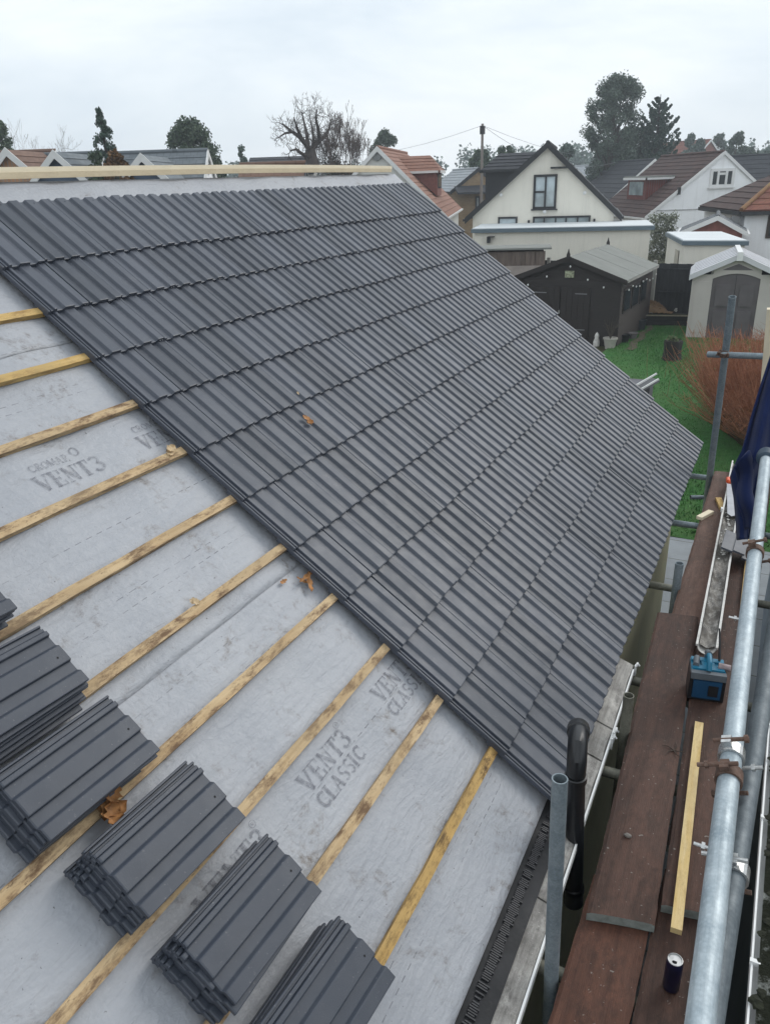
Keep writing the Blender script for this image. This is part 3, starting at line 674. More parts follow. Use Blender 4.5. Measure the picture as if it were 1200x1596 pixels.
stick('timber_post', 'pale timber upright at the right edge behind the jacket', 'timber', (A.x + .02, A.y + .1, ZL), B, .045, .04, PINE_NEW, up=Vector((0, 1, 0)))
b = MB(); b.blob(onz(978, 1305, ZU) + Vector((0, 0, .008)), .012, 2, .12, (1.2, .8, .7), 3); tag(b.build('stone', STONE), 'small grey stone on the brown scaffold board', 'stone')
# gutter length full of grit
gA, gB = onz(1101, 1012, 2.376), onz(1150, 728, ZL + .002); gA = gA + (gA - gB).normalized() * .06; gd = (gB - gA).normalized(); gs = gd.cross(Z3).normalized()
gt = thing('gutter_length', (gA + gB) / 2, 'old white gutter length full of grit lying along the boards', 'gutter')
GL = (gB - gA).length; rr_ = .047
b = MB(); th_ = [R(180 + 180 * k / 14) for k in range(15)]
def gp(t_, y, r): return gA + gd * y + gs * (math.cos(t_) * r) + Z3 * (rr_ + .004 + math.sin(t_) * r)
for k in range(14):
    for m_ in range(20):
        y0, y1 = GL * m_ / 20, GL * (m_ + 1) / 20
        b.poly([gp(th_[k], y0, rr_), gp(th_[k + 1], y0, rr_), gp(th_[k + 1], y1, rr_), gp(th_[k], y1, rr_)])
        b.poly([gp(th_[k], y0, rr_ + .003), gp(th_[k], y1, rr_ + .003), gp(th_[k + 1], y1, rr_ + .003), gp(th_[k + 1], y0, rr_ + .003)])
for sgn in (-1, 1):
    p_ = gA + gs * (sgn * (rr_ + .003)) + Z3 * (rr_ + .004); b.box(p_ + gd * GL / 2, (GL, .012, .012), (gd, gs, Z3))
b.build('channel', UPVC_D, gt, smooth=True)
m = Mat('silt_and_grit', .8, 0, .4); c = m.co('Object'); m.base(m.mix(m.ramp(m.noise(m.co('Object', (1, .5, 1)), 26, 9, .8), (.5, 0), (.66, .9)), m.ramp(m.noise(c, 7, 5), (.3, (.03, .024, .02)), (.7, (.16, .145, .125))), (.36, .345, .32))); m.bump(m.noise(c, 110, 6, .75), .5, .006); m.rough(m.ramp(m.noise(c, 9, 4), (.4, .25), (.6, .8))); GRIT = m.m
b = MB(); b.grid(lambda i, j: gA + gd * (GL * (.01 + .98 * j)) + gs * ((i - .5) * 1.66 * rr_) + Z3 * (.026 + rr_ * .02 + .007 * math.sin(j * 41) * math.sin(i * 5) + .004 * math.sin(j * 97 + i * 9) + .012 * (2 * i - 1) ** 2), 8, 160); b.build('silt', GRIT, gt, smooth=True)
for y in (.62, .82):
    b = MB(); b.box(gA + gd * GL * y - gs * (rr_ + .012) + Z3 * .06, (.03, .016, .03), (gd, gs, Z3)); b.box(gA + gd * GL * y - gs * (rr_ + .01) + Z3 * .03, (.02, .006, .06), (gd, gs, Z3)); b.build('clip', UPVC, gt)
b = MB(); rg = random.Random(8)
for _ in range(70):
    y = GL * rg.uniform(.36, .78); b.blob(gA + gd * y + gs * rg.gauss(.0, .012) + Z3 * .036, rg.uniform(.004, .012), 1, .3, (1, 1, .5), rg.randint(0, 999))
b.build('flakes', plain('white_flakes', (.6, .58, .54), .7, .2, 30), gt)['kind'] = 'stuff'
# job-site radio
rdz = 2.3765; rc0 = onz(1098, 1090, rdz); RX = Vector((.985, .17, 0)).normalized(); RY = Vector((-.17, .985, 0)).normalized()
radio = thing('site_radio', rc0, 'blue and black job-site radio standing at the near end of the old gutter', 'radio')
BLUE = plain('teal_blue_plastic', (.012, .16, .27), .4, .2, 10, .05); NAVY = plain('dark_blue_plastic', (.008, .055, .125), .35, .2, 10, .05); RGREY = plain('grey_rubber', (.10, .115, .13), .6, .2, 12)
def rb(x, y, z): return rc0 + RX * x + RY * y + Z3 * z
def rbox(x, y, z, sx, sy, sz): b.box(rb(x, y, z), (sx, sy, sz), (RX, RY, Z3))
b = MB(); rbox(0, .05, .075, .165, .12, .15); b.build('body', BLACKP, radio, bevel=.022)
b = MB(); rbox(0, -.014, .068, .13, .014, .10); b.build('front_panel', NAVY, radio, bevel=.005)
b = MB(); rbox(.028, -.022, .066, .045, .006, .06); b.build('display', BLACKP, radio, bevel=.002)
b = MB(); rbox(0, -.006, .142, .16, .03, .035); b.build('bumper', RGREY, radio, bevel=.009)
b = MB(); rbox(0, .062, .151, .155, .11, .012); rbox(0, .028, .158, .145, .03, .018); rbox(0, .10, .158, .15, .03, .018); rbox(0, .064, .158, .06, .06, .014); b.build('top_shell', BLUE, radio, bevel=.005)
b = MB(); b.tube([rb(0, .005, .165), rb(0, .02, .20), rb(0, .06, .212), rb(0, .10, .205), rb(0, .125, .165)], .013, 10); b.build('handle', BLUE, radio, smooth=True)
b = MB(); b.tube([rb(0, .075, .214), rb(0, .13, .19)], .0155, 10); b.build('grip', RGREY, radio, smooth=True)
b = MB(); b.tube([rb(-.058, .03, .172), rb(-.05, .10, .172)], .015, 12); b.build('dial', RGREY, radio, smooth=True)
b = MB(); b.tube([rb(.045, .048, .172), rb(.10, .044, .168)], .017, 12); b.build('dial', plain('silver_red_plastic', (.26, .2, .2), .35, .4, 40), radio, smooth=True)
b = MB(); b.tube([rb(.055, .10, .165), rb(.05, .15, .25), rb(.045, .19, .30)], [.006, .005, .004], 8); b.build('antenna', BLACKP, radio, smooth=True)
# drink can
cb = onz(1045, 1540, ZL + .001); can = thing('drink_can', cb, 'dark blue drink can with silver top standing on the near boards', 'can')
b = MB(); b.lathe(cb, [(0, .001), (.02, 0), (.0262, .008), (.0262, .117), (.0225, .13)], 28); b.build('body', plain('dark_blue_can', (.012, .012, .045), .3, .5, 14, 0, metal=.4), can, smooth=True)
b = MB(); b.lathe(cb, [(.0225, .129), (.0235, .1335), (.0215, .1345), (.0195, .130), (0, .130)], 28); lid = b.build('lid', ZINC, can, smooth=True)
b = MB(); b.box(cb + Vector((.0, .004, .1325)), (.013, .018, .0015)); b.build('tab', plain('matt_aluminium', (.6, .6, .6), .35, .1, 20, 0, metal=.8), lid, bevel=.0006)
b = MB(); b.poly([cb + Vector((.0075 * math.cos(k * .524) - .001, -.0085 + .0055 * math.sin(k * .524), .1306)) for k in range(12)]); b.build('opening', HOLE, lid)
# hand saw
sA, sB = onz(1141, 768, ZL + .006), onz(1138, 815, ZL + .006); sdv = (sB - sA).normalized(); ssd = sdv.cross(Z3).normalized()
saw = thing('hand_saw', sA, 'hand saw with orange handle lying beside the gutter', 'saw')
zz = Z3 * .075
b = MB(); b.slab([sA - ssd * .045 + zz, sA + ssd * .05 + zz, sB + ssd * .03 + zz, sB + sdv * .05 - ssd * .0 + zz, sB - ssd * .045 + zz], Z3, .0015); b.build('blade', plain('grey_saw_steel', (.42, .42, .44), .35, .12, 10, .05, metal=.5), saw)
b = MB(); c = sA - sdv * .05 + zz; b.tube([c + ssd * .04, c + ssd * .045 - sdv * .07, c - sdv * .09, c - ssd * .05 - sdv * .06, c - ssd * .045, c + ssd * .04], .017, 8); b.build('handle', plain('orange_plastic', (.75, .10, .02), .4, .1), saw, smooth=True)
# broken tile
ta = onz(1147, 845, 2.44)
tp_ = thing('tile_offcut', onz(1147, 850, 2.40), 'cut piece of grey tile propped across the gutter beside the jacket', 'tile')
b = MB(); X_ = (onz(1128, 868, 2.42) - onz(1143, 815, 2.42)).normalized(); Y_ = Vector((.9, .1, -.25)).normalized(); Y_ = (Y_ - X_ * Y_.dot(X_)).normalized(); N_ = Y_.cross(X_); N_ = N_ if N_.z > 0 else -N_
c = onz(1143, 846, 2.45)
b.box(c - Y_ * .03, (.30, .075, .013), (X_, Y_, N_)); b.box(c + Y_ * .045 + N_ * .012, (.30, .075, .013), (X_, Y_, N_)); b.rv = .9; b.build('slab', TILE, tp_)
b = MB(); b.box(c + Y_ * .10 - N_ * .02, (.28, .05, .012), (X_, Y_, N_)); b.build('flange', TILE, tp_)
# white strip behind the jacket
stick('plastic_trim', 'white plastic trim strip between the jacket and the bright rail', 'trim', at(1174, 850, 4.3), at(1187, 735, 4.9), .022, .012, UPVC)
# twig
b = MB(); t0 = onz(1050, 1170, ZU + .004)
for k in range(5):
    a = k * 1.3; b.tube([t0, t0 + Vector((math.cos(a) * .03, math.sin(a) * .03, .003)), t0 + Vector((math.cos(a + .3) * .055, math.sin(a + .3) * .055, .001))], [.003, .0022, .001], 5)
tag(b.build('twig', TIMBER_D), 'dark broken twig on the seam between two boards', 'twig')

# ------------------------------------------------------------------ jacket hanging over the rail
m = Mat('navy_fleece', .95, 0, .1); m.b.inputs['Sheen Weight'].default_value = .08; m.base(m.ramp(m.noise(m.co('Object'), 8, 5), (.3, (.008, .014, .05)), (.7, (.014, .024, .08)))); m.bump(m.noise(m.co('Object'), 160, 4), .5, .004); NAVYF = m.m
left = [(1202, 548), (1184, 602), (1168, 655), (1155, 705), (1141, 742), (1147, 775), (1150, 810), (1152, 842)]
right = [(1232, 560), (1226, 606), (1220, 656), (1214, 706), (1190, 745), (1180, 778), (1175, 812), (1172, 838)]
def lerp_list(L, t_):
    k = min(int(t_ * (len(L) - 1)), len(L) - 2); f_ = t_ * (len(L) - 1) - k; return (L[k][0] * (1 - f_) + L[k + 1][0] * f_, L[k][1] * (1 - f_) + L[k + 1][1] * f_)
b = MB()
def jf(i, j):
    l, r_ = lerp_list(left, j), lerp_list(right, j); p = (l[0] * (1 - i) + r_[0] * i, l[1] * (1 - i) + r_[1] * i)
    d_ = 3.72 + .035 * math.sin(i * 8 + j * 2.5) + .014 * math.sin(i * 17 - j * 5) + .12 * (i - .5) ** 2
    return at(p[0], p[1], d_)
b.grid(jf, 28, 40)
jk = thing('jacket', at(1165, 842, 3.75), 'navy blue fleece jacket hung over the end of the guard rail', 'jacket')
o = b.build('body', NAVYF, jk, smooth=True); o.modifiers.new('t', 'SOLIDIFY').thickness = .012
b = MB(); b.grid(lambda i, j: at(1143 + 22 * i + 14 * j + 3 * math.sin(j * 9), 728 - 26 * i * (1 - j) + 96 * j, 3.67 + .03 * math.sin(i * 5 + 1) + .02 * math.sin(j * 6)), 16, 24)
o = b.build('sleeve', NAVYF, jk, smooth=True); o.modifiers.new('t', 'SOLIDIFY').thickness = .012

# ------------------------------------------------------------------ black downpipe with bend
pTop, pBot = at(897, 1212, 2.95), at(893.5, 1392, 3.20); pz = (pBot - pTop).normalized(); PR = .037
pipe = thing('drainpipe', pBot, 'black plastic pipe with a swan-neck bend at the eaves', 'pipe')
b = MB(); b.tube([pTop, pBot], PR, 24); b.build('pipe', BLACKP, pipe, smooth=True)
b = MB(); b.lathe(pTop - pz * .012, [(PR, 0), (PR + .006, .002), (PR + .006, .026), (PR, .03)], 24, pz); b.build('collar', BLACKP, pipe, smooth=True)
b = MB(); b.lathe(pBot - pz * .045, [(PR, 0), (PR + .006, .004), (PR + .006, .03), (PR + .003, .034), (PR + .003, .10), (PR - .006, .10), (PR - .006, .03)], 24, pz); b.build('socket', BLACKP, pipe, smooth=True)
bend = [at(897.5, 1208, 2.95), at(899, 1185, 2.93), at(900, 1163, 2.95), at(901, 1146, 3.01), at(901.5, 1136, 3.09)]
b = MB(); b.tube(bend, [PR, PR + .001, PR + .001, PR + .001, PR], 24); b.build('bend', BLACKP, pipe, smooth=True)
bdv = (bend[-1] - bend[-2]).normalized()
b = MB(); b.lathe(bend[-2] + bdv * .02, [(PR, 0), (PR + .007, .004), (PR + .008, .06), (PR + .004, .066), (0, .066)], 24, bdv); b.build('socket', BLACKP, pipe, smooth=True)

# ================================================================== NEIGHBOUR'S MOSSY ROOF (right edge)
nb = thing('garage', (2.4, 0, 0), "neighbour's garage with a mossy roof and white gutter at the right edge", 'garage')
b = MB(); b.box((2.35, 1.2, 1.22), (3.1, 11, 2.44)); b.build('wall', plain('blue_grey_wall', (.13, .16, .20), .85, .15, 2), nb)
m = Mat('mossy_sheet_roof', .9, 0, .2); c = m.co('Object'); m.base(m.mix(m.ramp(m.noise(c, 9, 8, .7), (.40, 0), (.47, 1)), m.ramp(m.noise(c, 40, 5, .7), (.3, (.12, .13, .12)), (.7, (.26, .27, .25))), (.014, .016, .009))); m.bump(m.noise(c, 25, 6, .7), .8, .03); MOSSR = m.m
b = MB(); b.grid(lambda i, j: (.722 + 3.3 * i, -4.5 + 11.5 * j, 2.556 + .75 * i), 6, 20); ro = b.build('roof', MOSSR, nb); ro.modifiers.new('t', 'SOLIDIFY').thickness = .03
b = MB(); rg = random.Random(4); MOSS = plain('dark_moss', (.016, .018, .009), .95, .5, 60, .6, 200)
for _ in range(420):
    i = rg.random() ** 1.7 * .16; j = rg.uniform(-2.2, 3); b.blob((.722 + 3.3 * i, j, 2.556 + .75 * i), rg.uniform(.006, .024), 2, .28, (1, 1, .4), rg.randint(0, 9999))
b.build('moss', MOSS, nb)['kind'] = 'stuff'
b = MB(); b.box((.704, 1.2, 2.525), (.006, 11.4, .045)); b.box((.73, 1.2, 2.508), (.05, 11.4, .006)); b.build('gutter', UPVC, nb)
for yq in (onz(1165, 1500, 2.54).y, onz(1186, 1277, 2.54).y, onz(1192, 1190, 2.54).y + .25):
    b = MB(); b.box((.712, yq, 2.549), (.03, .014, .016)); b.build('gutter_clip', UPVC, nb, bevel=.003)

# ================================================================== FOLIAGE BUILDERS
def leafcloud(b, centers, nleaf, spread, size, rg, droop=0, squash=1):
    for _ in range(nleaf):
        c, cr = centers[rg.randrange(len(centers))]
        q_ = Vector((rg.gauss(0, 1), rg.gauss(0, 1), rg.gauss(0, 1) * squash)); q_ = q_ if q_.length < 1.9 else q_ * (1.9 * rg.random() / q_.length); p = Vector(c) + q_ * (cr * spread)
        a = Vector((rg.gauss(0, 1), rg.gauss(0, 1), rg.gauss(0, .7) - droop)).normalized(); e = a.orthogonal(); e.rotate(Matrix.Rotation(rg.uniform(0, 6.28), 3, a))
        L = size * rg.uniform(.6, 1.5); w = L * .3; b.rv = rg.random()
        b.poly([p - a * L * .5, p + e * w, p + a * L * .5, p - e * w])
def limbs(b, base, top, r0, centers, rg, n=10, bend=.25):
    base, top = Vector(base), Vector(top)
    mid = base.lerp(top, .5) + Vector((rg.gauss(0, .15), rg.gauss(0, .15), 0)) * bend
    b.tube([base, base.lerp(mid, .5), mid, top], [r0, r0 * .8, r0 * .6, r0 * .2], 8)
    for c, cr in rg.sample(centers, min(n, len(centers))):
        c = Vector(c); h = max(.15, min(.95, (c.z - base.z) / max(.1, top.z - base.z) - rg.uniform(.12, .3))); s = base.lerp(top, h)
        b.tube([s, s.lerp(c, .5) + Vector((0, 0, -.03 * (c - s).length)), c], [r0 * .3, r0 * .2, r0 * .06], 5)
def tree(name, label, base, H, prof, nclump, nleaf, size, mat, bark, seed, spread=.5, cr=.5, group=None, cat='tree', droop=0, r0=.2, nl=12):
    rg = random.Random(seed); base = Vector(base); cs = []
    for _ in range(nclump):
        h = rg.random(); t_ = h * (len(prof) - 1); k = min(int(t_), len(prof) - 2); rr = prof[k][1] + (prof[k + 1][1] - prof[k][1]) * (t_ - k); hh = prof[k][0] + (prof[k + 1][0] - prof[k][0]) * (t_ - k)
        a = rg.uniform(0, 6.28); q = rr * math.sqrt(rg.uniform(.12, 1)); cs.append((base + Vector((math.cos(a) * q, math.sin(a) * q, hh * H)), cr * rg.uniform(.6, 1.3)))
    o = thing(name, base, label, cat, group)
    b = MB(); limbs(b, base, base + Vector((0, 0, H * .93)), r0, cs, rg, nl); b.build('trunk', bark, o, smooth=True)
    b = MB(); leafcloud(b, cs, nleaf, spread, size, rg, droop); b.build('crown', mat, o); return o
BARK = plain('grey_brown_bark', (.07, .058, .045), .9, .3, 8, .5, 30); BARKD = plain('dark_bark', (.035, .03, .026), .9, .3, 8, .4, 30)
def baretree(name, label, base, H, seed, depth=6, r0=.28, spread=.6, lean=(0, 0), up=.35, bark=None, trunk_h=.28, twig_r=.012, group=None, n0=3, ivy=None):
    rg = random.Random(seed); o = thing(name, base, label, 'tree', group); base = Vector(base); b = MB(); tw = MB(); tips = []
    def grow(p, d, L, r, k):
        n = 3; pts = [p]; q = p
        for i in range(n):
            d = (d + Vector((rg.gauss(0, .13), rg.gauss(0, .13), rg.gauss(0, .08) + up * .08))).normalized(); q = q + d * L / n; pts.append(q)
        r1 = max(r * .62, twig_r * .6); (b if k < 3 else tw).tube(pts, [r + (r1 - r) * i / n for i in range(n + 1)], 6 if k < 3 else 3, False)
        tips.append((q, k))
        if k >= depth: return
        for _ in range(rg.choice((2, 2, 3)) if k > 0 else n0):
            dd = (d + Vector((rg.gauss(0, spread), rg.gauss(0, spread), rg.gauss(0, spread * .7) + up * .3))).normalized()
            grow(pts[-1] if rg.random() < .7 else pts[-2], dd, L * rg.uniform(.62, .86), r1 * rg.uniform(.65, .9), k + 1)
    grow(base, Vector((lean[0], lean[1], 1)).normalized(), H * trunk_h, r0, 0)
    b.build('trunk', bark or BARKD, o, smooth=True); tw.build('branches', bark or BARKD, o)
    if ivy:
        cs = [(p, .5) for p, k in tips if k <= 2] or [(base, .5)]; iv = MB(); leafcloud(iv, cs, ivy[0], .8, ivy[1], rg); iv.build('ivy', ivy[2], o)
    return o
EVER = leaf_mat('evergreen_leaf', (.04, .07, .045), (.12, .16, .10)); CONIF = leaf_mat('conifer_needles', (.032, .062, .05), (.09, .135, .10))
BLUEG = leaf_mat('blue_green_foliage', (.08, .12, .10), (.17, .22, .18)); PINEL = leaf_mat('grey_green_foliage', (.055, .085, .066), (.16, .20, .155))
RUSSET = leaf_mat('russet_foliage', (.10, .055, .025), (.22, .12, .05)); IVY = leaf_mat('dark_ivy', (.012, .022, .016), (.035, .05, .032))

# ================================================================== GARDEN
# red-stemmed bush
bp = Vector((1.2, 13.9, 0)); bush = thing('shrub', bp, 'large red-stemmed bush, bare and orange at the top, beside the lawn', 'bush')
rg = random.Random(12); lo, hi = MB(), MB()
for _ in range(4600):
    a = rg.uniform(0, 6.28); q = math.sqrt(rg.random()); x0 = bp + Vector((math.cos(a) * q * 1.4, math.sin(a) * q * 1.9, 0)); H = rg.uniform(.8, 2.2) * (1 - .18 * q) * (1 + .12 * math.sin(a * 3 + q * 5)); o_ = Vector((math.cos(a) * q * .85 + rg.gauss(0, .26), math.sin(a) * q * .9 + rg.gauss(0, .26), 0))
    p1 = x0 + o_ * .35 + Z3 * H * .38; p2 = x0 + o_ * .75 + Z3 * H * .72; p3 = x0 + o_ + Z3 * H + Vector((rg.gauss(0, .05), rg.gauss(0, .05), 0))
    lo.rv = rg.random(); hi.rv = rg.random(); w = rg.uniform(.0055, .010)
    lo.tube([x0, p1], [w, w * .9], 3, False); hi.tube([p1, p2, p3], [w * .85, w * .6, w * .3], 3, False)
    for _ in range(4):
        f_ = rg.uniform(.1, .9); s_ = p1.lerp(p3, f_); e_ = s_ + Vector((rg.gauss(0, .15), rg.gauss(0, .15), rg.uniform(.03, .25))); hi.tube([s_, e_], [w * .45, w * .2], 3, False)
    if rg.random() < .5:
        s_ = x0.lerp(p1, rg.uniform(.3, 1)); e_ = s_ + Vector((rg.gauss(0, .14), rg.gauss(0, .14), rg.uniform(.1, .35))); lo.tube([s_, e_], [w * .45, w * .2], 3, False)
lo.build('lower_stems', leaf_mat('brown_stems', (.07, .05, .03), (.18, .125, .08)), bush); hi.build('upper_stems', leaf_mat('red_orange_stems', (.22, .08, .043), (.43, .20, .115)), bush)
# dark shed
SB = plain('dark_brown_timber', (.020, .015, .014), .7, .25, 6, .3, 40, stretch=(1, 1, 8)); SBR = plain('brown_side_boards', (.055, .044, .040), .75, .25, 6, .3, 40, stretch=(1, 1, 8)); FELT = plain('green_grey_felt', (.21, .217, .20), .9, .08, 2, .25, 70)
shL, shR = Vector((-7.09, 21.25, 0)), Vector((-3.70, 21.07, 0)); sx = (shR - shL).normalized(); sy = Vector((-sx.y, sx.x, 0)); SW = 3.15; SLn = 4.1; shO = shL.lerp(shR, .5)
shed = thing('garden_shed', shO + sy * 2, 'dark brown timber shed with double doors and green-grey felt roof', 'shed')
def sp(x, y, z): return shO + sx * x + sy * y + Z3 * z
b = MB(); hw = SW / 2; ez, az = 1.86, 2.46
nb_ = 14
for k in range(nb_):                         # shiplap boards
    z0, z1 = ez * k / nb_, ez * (k + 1) / nb_
    b.hexa([sp(-hw, -.012, z0), sp(hw, -.012, z0), sp(hw, .03, z0), sp(-hw, .03, z0), sp(-hw, 0, z1), sp(hw, 0, z1), sp(hw, .03, z1), sp(-hw, .03, z1)])
b.slab([sp(-hw, 0, ez), sp(hw, 0, ez), sp(0, 0, az)], -sy, .03)
b.slab([sp(hw, SLn, 0), sp(-hw, SLn, 0), sp(-hw, SLn, ez), sp(hw, SLn, ez)], sy, .03); b.slab([sp(-hw, .03, 0), sp(-hw, SLn - .03, 0), sp(-hw, SLn - .03, ez), sp(-hw, .03, ez)], -sx, .03)
b.build('wall', SB, shed)
b = MB()
for k in range(nb_):
    z0, z1 = ez * k / nb_, ez * (k + 1) / nb_
    b.hexa([sp(hw - .03, .031, z0), sp(hw + .012, .031, z0), sp(hw + .012, SLn - .031, z0), sp(hw - .03, SLn - .031, z0), sp(hw - .03, .031, z1), sp(hw, .031, z1), sp(hw, SLn - .031, z1), sp(hw - .03, SLn - .031, z1)])
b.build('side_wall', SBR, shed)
rh, re_, ra = hw + .17, 1.93 - .17 * .36 + .06, 2.56
for sg in (-1, 1):
    b = MB(); pts = [sp(sg * rh, -.12, re_), sp(sg * rh, SLn + .1, re_), sp(0, SLn + .1, ra), sp(0, -.12, ra)]; nn = Vector((0, 0, 1)) * 1 + sx * sg * .37; b.slab(pts if sg > 0 else pts[::-1], nn, .03)
    for q in (.34, .67):
        yq = SLn * q; b.slab([sp(sg * rh, yq, re_ + .005), sp(sg * rh, yq + .1, re_ + .005), sp(sg * .01, yq + .1, ra + .004), sp(sg * .01, yq, ra + .004)][::sg], nn, .006)
    b.build('roof', FELT, shed)
    b = MB(); b.slab([sp(sg * rh, -.15, re_ - .13), sp(sg * rh, -.15, re_ + .01), sp(0, -.15, ra + .012), sp(0, -.15, ra - .13)][::-sg], -sy, .025); b.build('bargeboard', SB, shed)
b = MB(); b.box(sp(rh, SLn / 2, re_ - .05), (.02, SLn, .06), (sx, sy, Z3)); b.build('fascia', plain('pale_edge', (.3, .29, .27), .8), shed)
for yq in (-.15, SLn + .1):
    b = MB(); b.lathe(sp(0, yq, ra - .04), [(.06, 0), (.055, .1), (.03, .16), (.012, .24), (0, .26)], 8); b.build('finial', SB, shed)
for sg in (-1, 1):
    b = MB(); b.box(sp(sg * .46 - .2, -.03, .86), (.88, .03, 1.64), (sx, sy, Z3)); 
    for q in range(5): b.box(sp(sg * .46 - .2 - .35 + .175 * q, -.048, .86), (.155, .008, 1.6), (sx, sy, Z3))
    dr = b.build('door', SB, shed)
    for zq in (1.5, .45):
        b = MB(); b.box(sp(sg * .62 - .2 , -.058, zq), (.36, .008, .03), (sx, sy, Z3)); b.build('hinge', plain('grey_hinge', (.2, .2, .21), .5, metal=.4), dr)
    if sg < 0:
        b = MB(); b.box(sp(-.22, -.06, .95), (.03, .02, .1), (sx, sy, Z3)); b.build('handle', ZINC, dr)
b = MB(); b.box(sp(.03, -.03, 2.05), (.27, .03, .19), (sx, sy, Z3)); b.build('plaque', plain('pale_green_plaque', (.30, .32, .22), .8, .7, 18), shed, bevel=.012)
for k, (x_, z_) in enumerate(((-1.2, 1.72), (-.62, 1.98), (.08, 2.28), (.62, 1.92), (1.1, 1.72))):
    b = MB(); b.blob(sp(x_, -.16, z_), .026, 1, .05, (1, 1, 1.4)); b.build('string_light', UPVC, shed)
for k in range(9):
    b = MB(); b.blob(sp(hw + .16, .25 + k * .45, 1.62 + .06 * math.sin(k * 1.7)), .024, 1, .05, (1, 1, 1.4)); b.build('string_light', UPVC, shed)
GL_D = glass_mat('dark_glass', (.02, .025, .028)); GL_B = glass_mat('blind_glass', (.20, .24, .25)); GL_P = glass_mat('pale_glass', (.33, .38, .40))
for yq in (.7, 1.75, 2.8):
    b = MB(); b.box(sp(hw + .02, yq, 1.28), (.03, .82, .72), (sx, sy, Z3)); wf = b.build('window', SB, shed); b = MB(); b.box(sp(hw + .03, yq, 1.28), (.03, .68, .58), (sx, sy, Z3)); b.build('pane', GL_D, wf)
# fence
fA, fB_ = Vector((-10.5, 26.6, 0)), Vector((3.4, 25.0, 0)); fx = (fB_ - fA).normalized(); fy = Vector((-fx.y, fx.x, 0)); FW = plain('dark_grey_fence_boards', (.030, .030, .033), .85, .35, 5, .3, 40, stretch=(3, 3, .6)); CONC = plain('pale_concrete', (.36, .35, .32), .9, .12, 5, .2)
p0 = onz(1022, 406, 2.0); tpost = (Vector((p0.x, p0.y, 0)) - fA).dot(fx); start = tpost % 1.9
fence = thing('fence', fA.lerp(fB_, .5), 'dark board fence with pale concrete posts along the back of the garden', 'fence')
k = start - 1.9; rg = random.Random(2)
while k < (fB_ - fA).length:
    b = MB(); n_ = 13
    for q in range(n_):
        c = fA + fx * (k + .08 + (q + .5) * (1.74 / n_)); b.box(c + Z3 * (1.02 + rg.uniform(-.01, .01)) + fy * (.012 * (q % 2)), (1.74 / n_ + .012, .014, 1.8), (fx, fy, Z3))
    for zq in (.3, 1.0, 1.75): b.box(fA + fx * (k + .95) + Z3 * zq - fy * .03, (1.74, .03, .05), (fx, fy, Z3))
    b.build('panel', FW, fence)
    b = MB(); b.box(fA + fx * k + Z3 * 1.0, (.11, .11, 2.04), (fx, fy, Z3)); b.build('post', CONC, fence, bevel=.01); k += 1.9
# raised bed + heap + ornament
bl, br = Vector((-3.95, 24.75, 0)), Vector((-1.9, 25.15, 0)); bxv = (br - bl).normalized(); byv = Vector((-bxv.y, bxv.x, 0))
bed = thing('raised_bed', bl.lerp(br, .5), 'dark raised bed with pale top edge along the back fence', 'planter')
b = MB(); L_ = (br - bl).length
for zq in (.085, .255): b.box(bl.lerp(br, .5) + Z3 * zq, (L_, .1, .165), (bxv, byv, Z3))
b.build('front_boards', plain('black_sleepers', (.02, .02, .019), .85, .3, 6), bed)
b = MB(); b.box(bl.lerp(br, .5) + Z3 * .35, (L_, .12, .025), (bxv, byv, Z3)); b.build('top_edge', plain('pale_edging', (.26, .23, .16), .8, .3, 9), bed)
b = MB(); b.box(bl.lerp(br, .5) + byv * .36 + Z3 * .16, (L_, .6, .32), (bxv, byv, Z3)); b.build('soil', SOIL, bed)
hp_ = onz(1018, 488, .34); hp_ = hp_ + byv * .25
heap = MB(); heap.grid(lambda i, j: hp_ + Vector(((i - .5) * 1.3, (j - .5) * .62, .02 + .33 * max(0, 1 - ((i - .42) * 2.3) ** 2) * max(0, 1 - ((j - .5) * 2) ** 2) + rnd.uniform(0, .03))), 26, 16)
rg = random.Random(31)
for _ in range(900):
    i, j = min(1, max(0, rg.gauss(.42, .17))), min(1, max(0, rg.gauss(.5, .2))); z = .03 + .33 * max(0, 1 - ((i - .42) * 2.3) ** 2) * max(0, 1 - ((j - .5) * 2) ** 2); p = hp_ + Vector(((i - .5) * 1.3, (j - .5) * .62, z)); a = Vector((rg.gauss(0, 1), rg.gauss(0, 1), rg.gauss(0, .4))).normalized() * .06; e = a.orthogonal().normalized() * .012; heap.rv = rg.random()
    heap.poly([p - a, p + e, p + a + Z3 * .02, p - e])
tag(heap.build('compost_heap', leaf_mat('dry_clippings', (.14, .085, .045), (.34, .22, .12))), 'heap of brown dry clippings on the raised bed', 'heap')
ob = onz(1055, 486, .36) + byv * .12
b = MB(); b.lathe(ob, [(0, 0), (.11, 0), (.13, .05), (.11, .13), (.05, .16), (.055, .2), (.085, .24), (.06, .3), (0, .36)], 14); tag(b.build('garden_ornament', plain('pale_stone_ornament', (.42, .42, .39), .9, .4, 14, .3), smooth=True), 'small pale stone ornament on the raised bed', 'ornament')
